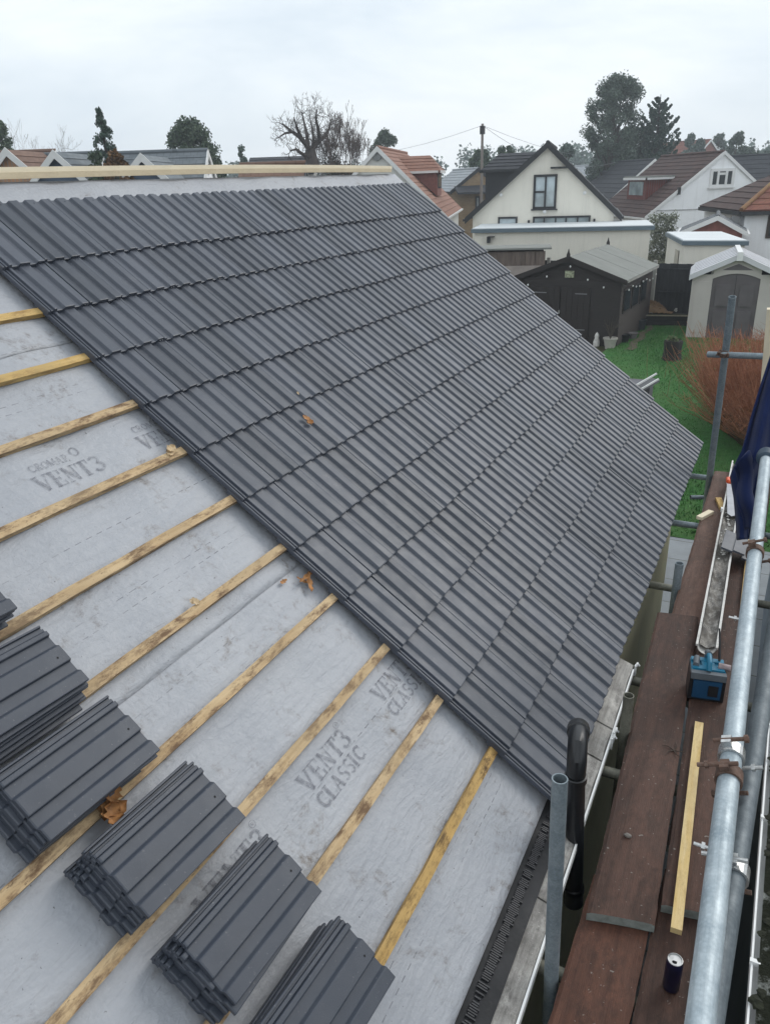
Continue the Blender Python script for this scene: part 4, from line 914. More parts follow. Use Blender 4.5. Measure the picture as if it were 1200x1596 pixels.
# pots beside the shed
def pot(label, c, r, h, mat, soil=True):
    o = thing('plant_pot', c, label, 'plant pot', 'plant pots by the shed'); b = MB(); b.lathe(c, [(0, 0), (r * .68, 0), (r * .95, h * .86), (r * 1.06, h * .87), (r * 1.06, h), (r * .92, h), (r * .88, h * .9), (0, h * .88)], 20); b.build('pot', mat, o, smooth=True); return o
pc = onz(950, 543, 0); po = pot('large pale stone pot with bare twigs at the shed corner', pc, .20, .32, plain('pale_pot', (.40, .38, .34), .8, .12, 8))
b = MB(); rg = random.Random(9)
for _ in range(26):
    a = rg.uniform(0, 6.28); p = pc + Z3 * .28; q = p + Vector((math.cos(a) * .12, math.sin(a) * .12, rg.uniform(.25, .4))); b.tube([p, q, q + Vector((math.cos(a) * .15 + rg.gauss(0, .05), math.sin(a) * .15, rg.uniform(.05, .3)))], [.008, .006, .003], 4, False)
b.build('bare_twigs', BARK, po)
pot('black plastic pot between the stone pot and the shed side', onz(973, 534, 0), .15, .26, BLACKP)
pot('low grey pot on the soil strip beside the shed', onz(985, 528, 0), .16, .2, plain('grey_pot', (.12, .11, .11), .8))
pot('dark bucket-like pot near the far end of the shed side', onz(998, 515, 0), .17, .36, plain('charcoal_pot', (.03, .035, .04), .6))
gn = onz(929, 539, 0); b = MB(); b.lathe(gn, [(0, 0), (.09, 0), (.1, .12), (.06, .24), (.07, .3), (.05, .36), (0, .42)], 14); tag(b.build('garden_ornament', plain('white_ornament', (.6, .58, .55), .7, .2, 14), smooth=True), 'white figurine at the foot of the shed wall beside the stone pot', 'ornament')
# stump with climber
st = onz(1046, 561, 0); stump = thing('tree_stump', st, 'dark tree stump standing on the lawn with weeds on top', 'stump')
b = MB(); prof_ = [(0, 0), (.27, 0), (.235, .08), (.225, .3), (.23, .50), (.21, .54), (0, .52)]
b.lathe(st, prof_, 22); 
for i in range(len(b.v)):
    x_, y_, z_ = b.v[i]; a = math.atan2(y_ - st.y, x_ - st.x); k = 1 + .09 * math.sin(a * 5) + .05 * math.sin(a * 11 + z_ * 9); b.v[i] = (st.x + (x_ - st.x) * k, st.y + (y_ - st.y) * k, z_)
b.build('wood', plain('rotting_bark', (.022, .019, .017), .95, .5, 10, .6, 40, stretch=(3, 3, .5)), stump, smooth=True)
b = MB(); rg = random.Random(15); leafcloud(b, [(st + Vector((.1 * math.cos(k), .1 * math.sin(k), .55)), .1) for k in range(6)], 90, .7, .07, rg)
for k in range(6): p = st + Vector((rg.gauss(0, .12), rg.gauss(0, .12), .5)); b.tube([p, p + Vector((rg.gauss(.03, .05), 0, .25)), p + Vector((rg.gauss(.1, .08), 0, rg.uniform(.35, .6)))], [.006, .005, .002], 4, False)
b.build('weeds', leaf_mat('weed_green', (.05, .075, .03), (.15, .17, .09)), stump)
b = MB(); s0 = onz(1072, 600, 0)
for k in range(14):
    p = s0 + Vector((rg.gauss(0, .35), rg.gauss(0, .6), 0)); b.tube([p, p + Vector((rg.gauss(0, .1), rg.gauss(0, .1), .5)), p + Vector((rg.gauss(-.1, .2), rg.gauss(0, .2), rg.uniform(.8, 1.3)))], [.008, .006, .003], 4, False)
tag(b.build('weeds', leaf_mat('dead_weed_stems', (.14, .11, .05), (.26, .22, .11))), 'loose dead weed stems between the stump and the red bush', 'weeds')
# soil strip along shed
b = MB(); b.grid(lambda i, j: Vector((-3.62, 20.6, .03)) + Vector((.1 + .26 * i * (1 - .3 * j) + .05 * math.sin(j * 17), 4.3 * j, .015 * math.sin(i * 3))), 4, 20); struct(b.build('path', plain('brown_earth', (.09, .068, .045), .95, .3, 9, .5, 50)))
# plastic shed
PBEI = plain('beige_plastic', (.50, .46, .43), .6, .05, 2, .1); PDOOR = plain('brown_grey_plastic', (.115, .10, .105), .6, .12, 3, .1); PROOF = plain('pale_grey_plastic', (.60, .60, .62), .4, .05, 2, .05)
pl = onz(1068, 527, 0); ang = R(6); px_ = Vector((math.cos(ang), math.sin(ang), 0)); py_ = Vector((-px_.y, px_.x, 0)); PWD = 2.42
pshed = thing('plastic_shed', pl + px_ * PWD / 2 + py_, 'beige plastic shed with grey-brown arched double doors', 'shed')
def pp(x, y, z): return pl + px_ * x + py_ * y + Z3 * z
ez2, az2 = 1.9, 2.42
b = MB(); jw = .56                         # front: two jambs and arched header as one panel
def arch(x): return 1.78 + .15 * (1 - ((x - PWD / 2) / (PWD / 2 - jw)) ** 2)
b.slab([pp(0, 0, 0), pp(jw, 0, 0), pp(jw, 0, ez2), pp(0, 0, ez2)], -py_, .06); b.slab([pp(PWD - jw, 0, 0), pp(PWD, 0, 0), pp(PWD, 0, ez2), pp(PWD - jw, 0, ez2)], -py_, .06)
n_ = 16
for k in range(n_):
    x0, x1 = jw + (PWD - 2 * jw) * k / n_, jw + (PWD - 2 * jw) * (k + 1) / n_; tp2 = lambda x: ez2 + (az2 - ez2) * (1 - abs(x - PWD / 2) / (PWD / 2)) - .02
    b.slab([pp(x0, 0, arch(x0) if 0 < k else arch(x0)), pp(x1, 0, arch(x1)), pp(x1, 0, tp2(x1)), pp(x0, 0, tp2(x0))], -py_, .06)
b.slab([pp(0, 2.2, 0), pp(0, .061, 0), pp(0, .061, ez2), pp(0, 2.2, ez2)], -px_, .05); b.slab([pp(PWD, .061, 0), pp(PWD, 2.2, 0), pp(PWD, 2.2, ez2), pp(PWD, .061, ez2)], px_, .05)
b.box(pp(jw / 2, -.01, .95), (jw * .62, .02, 1.5), (px_, py_, Z3)); b.build('wall', PBEI, pshed)
b = MB(); b.slab([pp(PWD / 2 - .42, -.01, 2.03), pp(PWD / 2 + .42, -.01, 2.03), pp(PWD / 2, -.01, 2.21)], -py_, .02); b.build('gable_vent', PDOOR, pshed)
for sg in (0, 1):
    x0, x1 = (jw, PWD / 2 - .006) if sg == 0 else (PWD / 2 + .006, PWD - jw)
    b = MB(); b.slab([pp(x0, .05, .03), pp(x1, .05, .03)] + [pp(x1 + (x0 - x1) * q / 8, .05, arch(x1 + (x0 - x1) * q / 8) + .03) for q in range(9)], -py_, .04)
    b.box(pp((x0 + x1) / 2, .005, 1.3), ((x1 - x0) * .6, .014, .62), (px_, py_, Z3)); b.box(pp((x0 + x1) / 2, .005, .5), ((x1 - x0) * .6, .014, .7), (px_, py_, Z3)); b.build('door', PDOOR, pshed)
for sg in (-1, 1):
    b = MB(); xe = PWD / 2 + sg * (PWD / 2 + .1)
    prof2 = [(xe, ez2 - .14), (xe - sg * .02, ez2 - .02), (xe - sg * .12, ez2 + .07), (PWD / 2, az2 + .08)]
    for q in range(3): 
        (xa, za), (xb, zb) = prof2[q], prof2[q + 1]; pts = [pp(xa, -.14, za), pp(xa, 2.3, za), pp(xb, 2.3, zb), pp(xb, -.14, zb)]; b.slab(pts if sg > 0 else pts[::-1], Z3 + px_ * sg, .04)
    for q in range(6):
        yq = .1 + q * .42; (xa, za), (xb, zb) = prof2[2], prof2[3]; pts = [pp(xa, yq, za + .025), pp(xa, yq + .16, za + .025), pp(xb, yq + .16, zb + .025), pp(xb, yq, zb + .025)]; b.slab(pts if sg > 0 else pts[::-1], Z3 + px_ * sg * .4, .03)
    b.slab([pp(xe, -.16, ez2 - .15), pp(PWD / 2, -.16, az2 - .07), pp(PWD / 2, -.16, az2 + .09), pp(xe, -.16, ez2 + .0)][::1 if sg < 0 else -1], -py_, .05)
    b.build('roof', PROOF, pshed, bevel=.01)
b = MB(); b.box(pp(PWD / 2, -.17, az2 + .01), (.16, .09, .24), (px_, py_, Z3)); b.box(pp(PWD / 2, 1.1, az2 + .1), (.14, 2.4, .06), (px_, py_, Z3)); b.build('ridge_cap', UPVC, pshed, bevel=.02)
# garden table under the red bush right of the shed
tb = onz(1186, 452, .9); table = thing('potting_table', (tb.x, tb.y, 0), 'weathered garden table with pale legs half hidden behind the red bush', 'table')
b = MB(); b.box((tb.x + .2, tb.y, .86), (.8, .6, .05)); b.build('table_top', plain('brown_table_top', (.11, .07, .055), .7, .3, 9), table)
for x_, y_ in ((-.16, -.26), (.56, -.26), (-.16, .26), (.56, .26)):
    b = MB(); b.box((tb.x + x_, tb.y + y_, .4175), (.05, .05, .835)); b.build('leg', plain('pale_leg', (.42, .38, .35), .7), table)

# ================================================================== NEIGHBOURING HOUSES
CREAM = plain('cream_render', (.80, .765, .675), .9, .05, .5, .12, 60, dirt=.18, dcol=(.45, .42, .36)); WHITE = plain('white_render', (.88, .89, .90), .9, .04, .5, .12, 60, dirt=.18, dcol=(.5, .51, .5)); GREYR = plain('pale_grey_render', (.60, .60, .57), .9, .05, .7, .12, 60)
FASC = plain('blue_grey_trim', (.115, .16, .19), .5, .08, 2, .02); FLATW = plain('white_flat_roofing', (.66, .69, .70), .6, .06, .8, .08); BLACKT = plain('black_trim', (.018, .019, .022), .5, .2, 4, .05); WTRIM = plain('white_trim', (.72, .72, .71), .5, .05, 2, .03)
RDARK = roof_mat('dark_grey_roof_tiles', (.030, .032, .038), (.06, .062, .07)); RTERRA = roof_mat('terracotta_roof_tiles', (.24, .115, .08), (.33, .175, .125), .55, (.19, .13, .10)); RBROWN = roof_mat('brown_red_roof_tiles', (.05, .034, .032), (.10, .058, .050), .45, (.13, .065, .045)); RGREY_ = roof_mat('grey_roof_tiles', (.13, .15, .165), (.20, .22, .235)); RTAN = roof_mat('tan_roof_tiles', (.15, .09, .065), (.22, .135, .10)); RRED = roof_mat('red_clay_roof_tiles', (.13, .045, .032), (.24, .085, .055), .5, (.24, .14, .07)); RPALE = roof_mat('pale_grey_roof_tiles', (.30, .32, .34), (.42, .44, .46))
BRICKT = brick_mat('tan_brick', (.26, .17, .085), (.36, .24, .13), (.3, .26, .2)); BRICKR = brick_mat('red_brick', (.25, .07, .05), (.36, .11, .075), (.25, .2, .17)); BRICKDR = brick_mat('dark_red_brick', (.15, .04, .035), (.21, .06, .05), (.15, .11, .1)); BRICKO = brick_mat('orange_brick', (.42, .22, .12), (.5, .28, .16), (.35, .3, .25)); BRICKBR = plain('brown_red_hanging_tiles', (.20, .075, .06), .8, .2, 6, .2); BLUEB = plain('blue_grey_boards', (.07, .10, .15), .8, .15, 3, .1, stretch=(1, 1, 8))
def slope(b, a0, a1, r1, r0, n, step=.03):
    a0, a1, r1, r0 = map(Vector, (a0, a1, r1, r0)); nn = (a1 - a0).cross(r0 - a0).normalized(); nn = nn if nn.z > 0 else -nn
    L = (a1 - a0).length; H = (r0 - a0).length; 
    for k in range(n):
        t0, t1 = k / n, (k + 1) / n; p, q = a0.lerp(r0, t0), a1.lerp(r1, t0); s_, r_ = a1.lerp(r1, t1), a0.lerp(r0, t1)
        b.rv = .5; b.poly([p + nn * step, q + nn * step, s_ + nn * .002, r_ + nn * .002], [(0, H * t0), (L, H * t0), (L, H * t1), (0, H * t1)]); b.poly([p, q, q + nn * step, p + nn * step], [(0, 0), (L, 0), (L, .03), (0, .03)])
    b.poly([a0 - nn * .08, r0 - nn * .08, r1 - nn * .08, a1 - nn * .08]); b.poly([a0, a0 - nn * .08, a1 - nn * .08, a1]); b.poly([a0 + nn * step, r0 + nn * .002, r0 - nn * .08, a0 - nn * .08]); b.poly([a1 + nn * step, a1 - nn * .08, r1 - nn * .08, r1 + nn * .002])
class House:
    """gable-fronted block: F = point on the ground under the front apex, e = unit vector to the right along the front, d = unit vector going back"""
    def __init__(s, name, label, F, yaw, hl, hr, L, ez, rz, wall, roofm, verge, cat='house', group=None, ov=.3, nc=12, ezr=None, front=None, tv=.22, side=None):
        s.F = Vector((F[0], F[1], 0)); s.e = Vector((math.cos(yaw), math.sin(yaw), 0)); s.d = Vector((-s.e.y, s.e.x, 0)); s.ez, s.rz = ez, rz; ezr = ezr or ez
        s.o = thing(name, s.F + s.d * L / 2, label, cat, group)
        b = MB(); P = s.P
        wl = ez - (.12); wr = ezr - .12
        for y, fl in ((0, 1), (L, 0)):
            pts = [P(-hl, y, 0), P(hr, y, 0), P(hr, y, wr), P(0, y, rz - .12), P(-hl, y, wl)]; uv = [(-hl, 0), (hr, 0), (hr, ezr), (0, rz), (-hl, ez)]; b.poly(pts if fl else pts[::-1], uv if fl else uv[::-1])
        b.poly([P(-hl, L, 0), P(-hl, 0, 0), P(-hl, 0, wl), P(-hl, L, wl)], [(0, 0), (L, 0), (L, ez), (0, ez)]); b.poly([P(hr, 0, 0), P(hr, L, 0), P(hr, L, wr), P(hr, 0, wr)], [(0, 0), (L, 0), (L, ez), (0, ez)])
        b.build('wall', wall, s.o)
        sl_, sr_ = (rz - ez) / hl, (rz - ezr) / hr; s.hl, s.hr, s.L = hl, hr, L; s.ov = ov
        b = MB(); slope(b, P(-hl - ov, -ov * .6, ez - sl_ * ov), P(-hl - ov, L + ov * .6, ez - sl_ * ov), P(0, L + ov * .6, rz), P(0, -ov * .6, rz), nc); s.roof = b.build('roof', roofm, s.o)
        b = MB(); slope(b, P(hr + ov, L + ov * .6, ezr - sr_ * ov), P(hr + ov, -ov * .6, ezr - sr_ * ov), P(0, -ov * .6, rz), P(0, L + ov * .6, rz), nc); b.build('roof', roofm, s.o)
        for sg, h_, sl, e_ in ((-1, hl, sl_, ez), (1, hr, sr_, ezr)):
            b = MB(); y = -ov * .6 - .02; b.slab([P(sg * (h_ + ov), y, e_ - sl * ov - tv), P(sg * (h_ + ov), y, e_ - sl * ov + .06), P(0, y, rz + .07), P(0, y, rz - tv)][::-sg], -s.d, .05); b.build('bargeboard', verge, s.o)
        b = MB(); b.tube([P(0, -ov * .6, rz + .02), P(0, L + ov * .6, rz + .02)], .09, 8); b.build('ridge_tiles', roofm, s.o)
        for sg, h_, sl, e_ in ((-1, hl, sl_, ez), (1, hr, sr_, ezr)):
            b = MB(); b.box(P(sg * (h_ + ov + .05), L / 2, e_ - sl * ov - .05), (.1, L + ov, .1), (s.e, s.d, Z3)); b.build('gutter', verge, s.o)
    def P(s, x, y, z): return s.F + s.e * x + s.d * y + Z3 * z
    def win(s, x0, z0, x1, z1, frame, glass, mull=(), trans=(), fw=.07, y=0, sill=True):
        b = MB(); w, h = x1 - x0, z1 - z0; bx = lambda cx, cz, sx_, sz_: b.box(s.P(cx, y - .03, cz), (sx_, .1, sz_), (s.e, s.d, Z3))
        bx((x0 + x1) / 2, z0 + fw / 2, w, fw); bx((x0 + x1) / 2, z1 - fw / 2, w, fw); bx(x0 + fw / 2, (z0 + z1) / 2, fw, h - 2 * fw); bx(x1 - fw / 2, (z0 + z1) / 2, fw, h - 2 * fw)
        for f_ in mull: bx(x0 + w * f_, (z0 + z1) / 2, fw * .8, h - 2 * fw)
        for f_, (a, c_) in trans: bx(x0 + w * (a + c_) / 2, z0 + h * f_, w * (c_ - a) - fw, fw * .8)
        if sill: b.box(s.P((x0 + x1) / 2, y - .07, z0 - .03), (w + .14, .16, .05), (s.e, s.d, Z3))
        o = b.build('window', frame, s.o); b = MB(); b.slab([s.P(x0 + .02, y - .012, z0 + .02), s.P(x1 - .02, y - .012, z0 + .02), s.P(x1 - .02, y - .012, z1 - .02), s.P(x0 + .02, y - .012, z1 - .02)], -s.d, .01); b.build('pane', glass, o); return o
    def px(s, px, py, y=0):
        p = onplane(px, py, s.P(0, y, 0), s.d) - s.F; return p.dot(s.e), p.z
    def winpx(s, x0, y0, x1, y1, *a, **k):
        (a0, b0), (a1, b1) = s.px(x0, y1), s.px(x1, y0); return s.win(a0, b0, a1, b1, *a, **k)
    def dormer(s, sg, y0, y1, zb, zt_, x_out, cheek, face, roofm, glass, rise=.5, frame=WTRIM):
        """dormer on slope sg: face at x = sg*x_out, from y0 to y1"""
        sl = (s.rz - s.ez) / (s.hl if sg < 0 else s.hr); xi = (s.rz - zt_) / sl
        P = s.P; dm = MB(); dm.box(P(sg * x_out, (y0 + y1) / 2, (zb + zt_) / 2), (.06, y1 - y0 - .16, zt_ - zb), (s.e, s.d, Z3)); o = dm.build('dormer', face, s.o)
        for y in (y0, y1):
            b = MB(); q = [P(sg * x_out, y, zb), P(sg * x_out, y, zt_), P(sg * xi, y, zt_)]; b.slab(q if (sg > 0) == (y == y1) else q[::-1], s.d * (1 if y == y1 else -1), .08); b.build('cheek', cheek, o)
        b = MB(); b.box(P(sg * (x_out + .05), (y0 + y1) / 2, (zb + zt_) / 2 + .12), (.05, (y1 - y0) * .7, (zt_ - zb) * .55), (s.e, s.d, Z3)); b.build('window', glass, o)
        b = MB(); g = .22
        if rise > 0:
            ym = (y0 + y1) / 2; xr = max(.1, (s.rz - zt_ - rise) / sl)
            slope(b, P(sg * (x_out + g), y0 - g, zt_), P(sg * xi, y0 - g, zt_), P(sg * xr, ym, zt_ + rise), P(sg * (x_out - .5), ym, zt_ + rise), 5)
            slope(b, P(sg * xi, y1 + g, zt_), P(sg * (x_out + g), y1 + g, zt_), P(sg * (x_out - .5), ym, zt_ + rise), P(sg * xr, ym, zt_ + rise), 5)
            slope(b, P(sg * (x_out + g), y1 + g, zt_), P(sg * (x_out + g), y0 - g, zt_), P(sg * (x_out - .5), ym, zt_ + rise), P(sg * (x_out - .5), ym + .01, zt_ + rise), 5)
        else:
            b.box(P(sg * ((x_out + g + xi - .4) / 2), (y0 + y1) / 2, zt_ + .06), (x_out + g - xi + .4, y1 - y0 + 2 * g, .12), (s.e, s.d, Z3))
        b.build('roof', roofm, o)
        b = MB(); b.box(P(sg * (x_out + g + .03), (y0 + y1) / 2, zt_ - .03), (.05, y1 - y0 + 2 * g, .14), (s.e, s.d, Z3)); b.box(P(sg * ((x_out + xi) / 2), y0 - g - .02, zt_ - .03), (x_out - xi + g, .04, .12), (s.e, s.d, Z3)); b.build('fascia', frame, o)
        return o
def yawof(pl_, pr_): v = pr_ - pl_; return math.atan2(v.y, v.x)

# cream gable house
ya = R(13); ap = at(854, 222, 34.6)
cream = House('house', 'cream rendered gable house with black roof edges and a tall dark-framed window', ap, ya, 3.35, 3.10, 9, 3.25, ap.z, CREAM, RDARK, BLACKT, nc=14, ov=.35)
(xl, zl), (xr, zr) = cream.px(740, 336), cream.px(959, 330)
cream.winpx(830, 270.5, 869, 325.5, BLACKT, GL_P, (.52,), ((.5, (0, .52)),), fw=.1)
cream.winpx(776, 337, 806.5, 352, BLACKT, GL_P, fw=.08); cream.winpx(830, 335, 920.5, 352, BLACKT, GL_B, (.2, .4, .58, .78), fw=.08)
a0 = cream.px(859, 261); b = MB(); b.box(cream.P(a0[0] + .35, -.12, a0[1]), (.75, .2, .08), (cream.e, cream.d, Z3)); b.build('beam', BLACKT, cream.o)
for q in ((824, 346), (926, 344)):
    x_, z_ = cream.px(*q); b = MB(); b.box(cream.P(x_, -.06, z_), (.09, .1, .2), (cream.e, cream.d, Z3)); b.build('wall_lamp', BLACKT, cream.o)
for q in ((849, 329), (781, 303), (911, 300)):
    x_, z_ = cream.px(*q); b = MB(); b.lathe(cream.P(x_, -.08, z_), [(0, 0), (.07, 0), (.08, .06), (0, .09)], 12, -cream.d); b.build('floodlight', WTRIM, cream.o)
cream.dormer(-1, 1.2, 4.2, 3.6, 5.05, 2.9, BLACKT, BLACKT, RDARK, GL_D, .75, BLACKT)
# flat-roofed extension in front of it
eL, eR = onz(734, 356, 2.72), onz(1021, 350.5, 2.72); ex = (eR - eL); eln = ex.length; ex.normalize(); ex.z = 0; ey = Vector((-ex.y, ex.x, 0))
ext = thing('extension', eL.lerp(eR, .5) + ey * 1.8 - Z3 * 2.72, 'long cream flat-roofed extension with blue-grey roof edge behind the dark shed', 'building')
def ep(x, y, z): return Vector((eL.x, eL.y, 0)) + ex * x + ey * y + Z3 * z
b = MB(); b.box(ep(eln / 2, 2.1, 1.27), (eln - .3, 3.9, 2.54), (ex, ey, Z3)); b.build('wall', CREAM, ext)
b = MB(); b.box(ep(eln / 2, 2.0, 2.615), (eln, 4.0, .15), (ex, ey, Z3)); b.build('fascia', FASC, ext)
b = MB(); b.box(ep(eln / 2, 2.0, 2.71), (eln - .1, 3.9, .03), (ex, ey, Z3)); b.build('roof', FLATW, ext)
def exq(px, py):
    p = onplane(px, py, ep(0, .15, 0), ey) - Vector((eL.x, eL.y, 0)); return p.dot(ex), p.z
x0, z0 = exq(819, 409); x1, z1 = exq(836, 392)
b = MB(); b.box(ep((x0 + x1) / 2, .13, (z0 + z1) / 2), (x1 - x0, .08, z1 - z0), (ex, ey, Z3)); wf = b.build('window', WTRIM, ext); b = MB(); b.box(ep((x0 + x1) / 2, .1, (z0 + z1) / 2), ((x1 - x0) * .55, .06, (z1 - z0) * .4), (ex, ey, Z3)); b.build('pane', GL_D, wf)
x0, z0 = exq(762, 373); b = MB(); b.box(ep(x0, .05, z0), (.14, .2, .26), (ex, ey, Z3)); b.box(ep(x0 + .12, -.02, z0 + .13), (.28, .2, .04), (ex, ey, Z3)); b.build('wall_lamp', BLACKT, ext)
# planked hut
hc = at(790, 400, 27.5); hut = thing('wooden_hut', (hc.x, hc.y, 0), 'weathered plank hut with flat grey roof below the cream extension', 'shed')
yh = R(18); hx = Vector((math.cos(yh), math.sin(yh), 0)); hy = Vector((-hx.y, hx.x, 0)); ht = at(821, 386, 27.5).z
PLK = plain('weathered_planks', (.15, .115, .095), .85, .4, 3, .3, 30, stretch=(4, 4, .5))
b = MB(); hc0 = Vector((hc.x, hc.y, 0)); n_ = 9
for q in range(n_): b.box(hc0 + hx * (-1.6 + 3.2 * (q + .5) / n_ - .25) + hy * (.01 * (q % 2)) + Z3 * (ht / 2 - .05), (3.2 / n_ - .015, .05, ht - .1), (hx, hy, Z3))
b.box(hc0 - hx * .25 + hy * .6 + Z3 * (ht / 2 - .06), (3.1, 1.1, ht - .12), (hx, hy, Z3)); b.build('wall', PLK, hut)
b = MB(); b.box(hc0 - hx * .2 + hy * .6 + Z3 * (ht + .0), (3.5, 1.5, .06), (hx, hy, Z3 )); b.build('roof', FELT, hut)
b = MB(); q0 = hc0 - hx * .2 - hy * .4; q1 = at(800, 420, 26.8); b.box(q0 + Z3 * (q1.z - .1), (2.8, .04, .35), (hx, hy, Z3)); b.build('low_rail', plain('pale_board', (.36, .31, .28), .8, .15, 4), hut)
# cream box garage
gl, gr, gk = onz(1064, 374, 2.5), onz(1168, 374, 2.5), onz(1036, 360, 2.5); gx = (gr - gl); gx.z = 0; gw = gx.length; gx.normalize(); gy = (gk - gl); gy.z = 0; gy.normalize(); gln = 4.6
gar = thing('garden_room', gl + gx * gw / 2 + gy * gln / 2 - Z3 * 2.5, 'small cream flat-roofed garden room with white roof, right of the long extension', 'building')
def gq(x, y, z): return Vector((gl.x, gl.y, 0)) + gx * x + gy * y + Z3 * z
def skewbox(b, x0, x1, y0, y1, z0, z1): b.hexa([gq(x0, y0, z0), gq(x1, y0, z0), gq(x1, y1, z0), gq(x0, y1, z0), gq(x0, y0, z1), gq(x1, y0, z1), gq(x1, y1, z1), gq(x0, y1, z1)])
b = MB(); skewbox(b, .1, gw - .1, .1, gln - .1, 0, 2.33); b.build('wall', CREAM, gar)
b = MB(); skewbox(b, 0, gw, 0, gln, 2.33, 2.47); b.build('fascia', FASC, gar); b = MB(); skewbox(b, .05, gw - .05, .05, gln - .05, 2.47, 2.5); b.build('roof', FLATW, gar)
b = MB(); skewbox(b, .075, .099, 1.1, 2.0, .05, 2.05); b.build('door', plain('pale_door', (.5, .46, .38), .7), gar)
b = MB(); skewbox(b, .070, .0745, 1.05, 1.1, .05, 2.08); b.build('door_frame', TIMBER_D, gar)
# outbuilding with red gable
ap = at(1119, 338, 31.5); yb = R(5); yb2 = yb
ob_ = House('outbuilding', 'small outbuilding with red gable and grey roof behind the cream garden room', ap, yb, 1.25, 1.0, 3.6, 2.42, ap.z, BRICKBR, roof_mat('grey_felt_roof', (.11, .12, .13), (.15, .16, .17)), WTRIM, cat='building', ov=.2, nc=4, tv=.12)

# white chalet house
ap = at(1129, 236, 45); white = House('house', 'white gable house with brown tiled roof, red dormer and three-pane window', ap, R(31), 4.3, 4.3, 9.0, ap.z - 3.35, ap.z, WHITE, RBROWN, WTRIM, nc=16, ov=.15, tv=.14)
white.winpx(1104, 261, 1146, 292, WTRIM, GL_D, (.33, .67), ((.72, (.33, .67)),), fw=.16)
white.dormer(-1, 2.9, 6.2, ap.z - 2.75, ap.z - 1.3, 3.3, BRICKDR, BRICKDR, FELT, GL_B, 0, WTRIM)
a0 = white.px(1057, 297); b = MB(); b.box(white.P(a0[0], -.1, a0[1]), (.14, .2, .4), (white.e, white.d, Z3)); b.build('wall_lamp', BLACKT, white.o)
b = MB(); za = white.px(1100, 325)[1]; b.box(white.P(0, -.02, za), (8.2, .04, .06), (white.e, white.d, Z3)); b.build('string_course', plain('grey_line', (.42, .42, .42), .8), white.o)
# dark-roofed white house behind it to the left
ap = at(1020, 248, 60); dk = House('house', 'white house with a plain dark roof, left of the red-dormered one', ap, R(31), 3.7, 3.7, 9.5, ap.z - 3.15, ap.z, WHITE, RDARK, WTRIM, nc=10, ov=.2, tv=.45)
# hipped red-roofed house at the right edge
c0 = at(1155, 328, 33.5); he = Vector((math.cos(R(22)), math.sin(R(22)), 0)); hd = Vector((-he.y, he.x, 0)); ez_ = c0.z
hip = thing('house', Vector((c0.x, c0.y, 0)) + he * 4 + hd * 3, 'white bungalow with red clay hipped roof at the right edge of the photo', 'house')
b = MB(); gb = Vector((c0.x, c0.y, 0)) + he * .3 + hd * .3; b.hexa([gb + Z3 * z + he * x + hd * y for z in (0, ez_ - .05) for x, y in ((0, 0), (8, 0), (8, 6), (0, 6))]); b.build('wall', WHITE, hip)
r0 = c0 + he * 3.1 + hd * 3.1 + Z3 * 1.75; r1 = r0 + hd * 1.5
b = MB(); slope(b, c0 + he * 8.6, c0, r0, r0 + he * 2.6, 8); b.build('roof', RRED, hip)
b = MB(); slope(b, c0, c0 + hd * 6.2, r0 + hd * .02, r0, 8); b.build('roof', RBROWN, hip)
b = MB(); b.tube([c0 + Z3 * .04, r0 + Z3 * .05, r0 + he * 2.6 + Z3 * .05], .1, 8); b.build('hip_tiles', roof_mat('lichen_ridge_tiles', (.22, .11, .055), (.30, .16, .08), .6, (.3, .24, .08)), hip)
b = MB(); b.box(c0 + he * 4.3 - hd * .02 - Z3 * .12, (8.6, .08, .16), (he, hd, Z3)); b.box(c0 - he * .02 + hd * 3.1 - Z3 * .12, (.08, 6.2, .16), (he, hd, Z3)); b.build('gutter', BLACKT, hip)
pw = onplane(1199, 350, gb, hd); b = MB(); b.box(Vector((pw.x, pw.y, pw.z)) + he * .5 - hd * .03, (1.2, .08, 1.1), (he, hd, Z3)); wf = b.build('window', TIMBER_D, hip); b = MB(); b.box(pw + he * .5 - hd * .06, (1.0, .06, .9), (he, hd, Z3)); b.build('pane', GL_D, wf)
b = MB(); ps = onplane(1145, 342, gb, hd); b.box(ps + Z3 * .0 - hd * .05, (.35, .1, .3), (he, hd, Z3)); b.build('meter_box', plain('grey_box', (.25, .25, .25), .7), hip)
# dark-roofed house behind, right edge
ap = at(1300, 236, 60); House('house', 'dark-roofed house behind the red hipped roof at the right edge', ap, R(70), 4.6, 4.6, 9, ap.z - 3.2, ap.z, WHITE, RDARK, WTRIM, nc=10)
# terracotta gable house
ap = at(588, 229, 40); terra = House('house', 'grey rendered gable house with terracotta roof and brown dormer behind our ridge', ap, R(18), 3.45, 3.45, 12.0, ap.z - 3.3, ap.z, GREYR, RTERRA, WTRIM, nc=16, ov=.2, tv=.2)
terra.dormer(1, 3.6, 6.4, ap.z - 2.5, ap.z - 1.2, 2.75, BRICKBR, BRICKBR, RTERRA, GL_D, .85)
x_, z_ = terra.px(588, 241); b = MB(); b.lathe(terra.P(x_, -.02, z_), [(0, 0), (.28, 0), (.28, .06), (.2, .07), (0, .03)], 18, -terra.d); b.build('round_vent', plain('grey_vent', (.2, .21, .21), .7), terra.o)
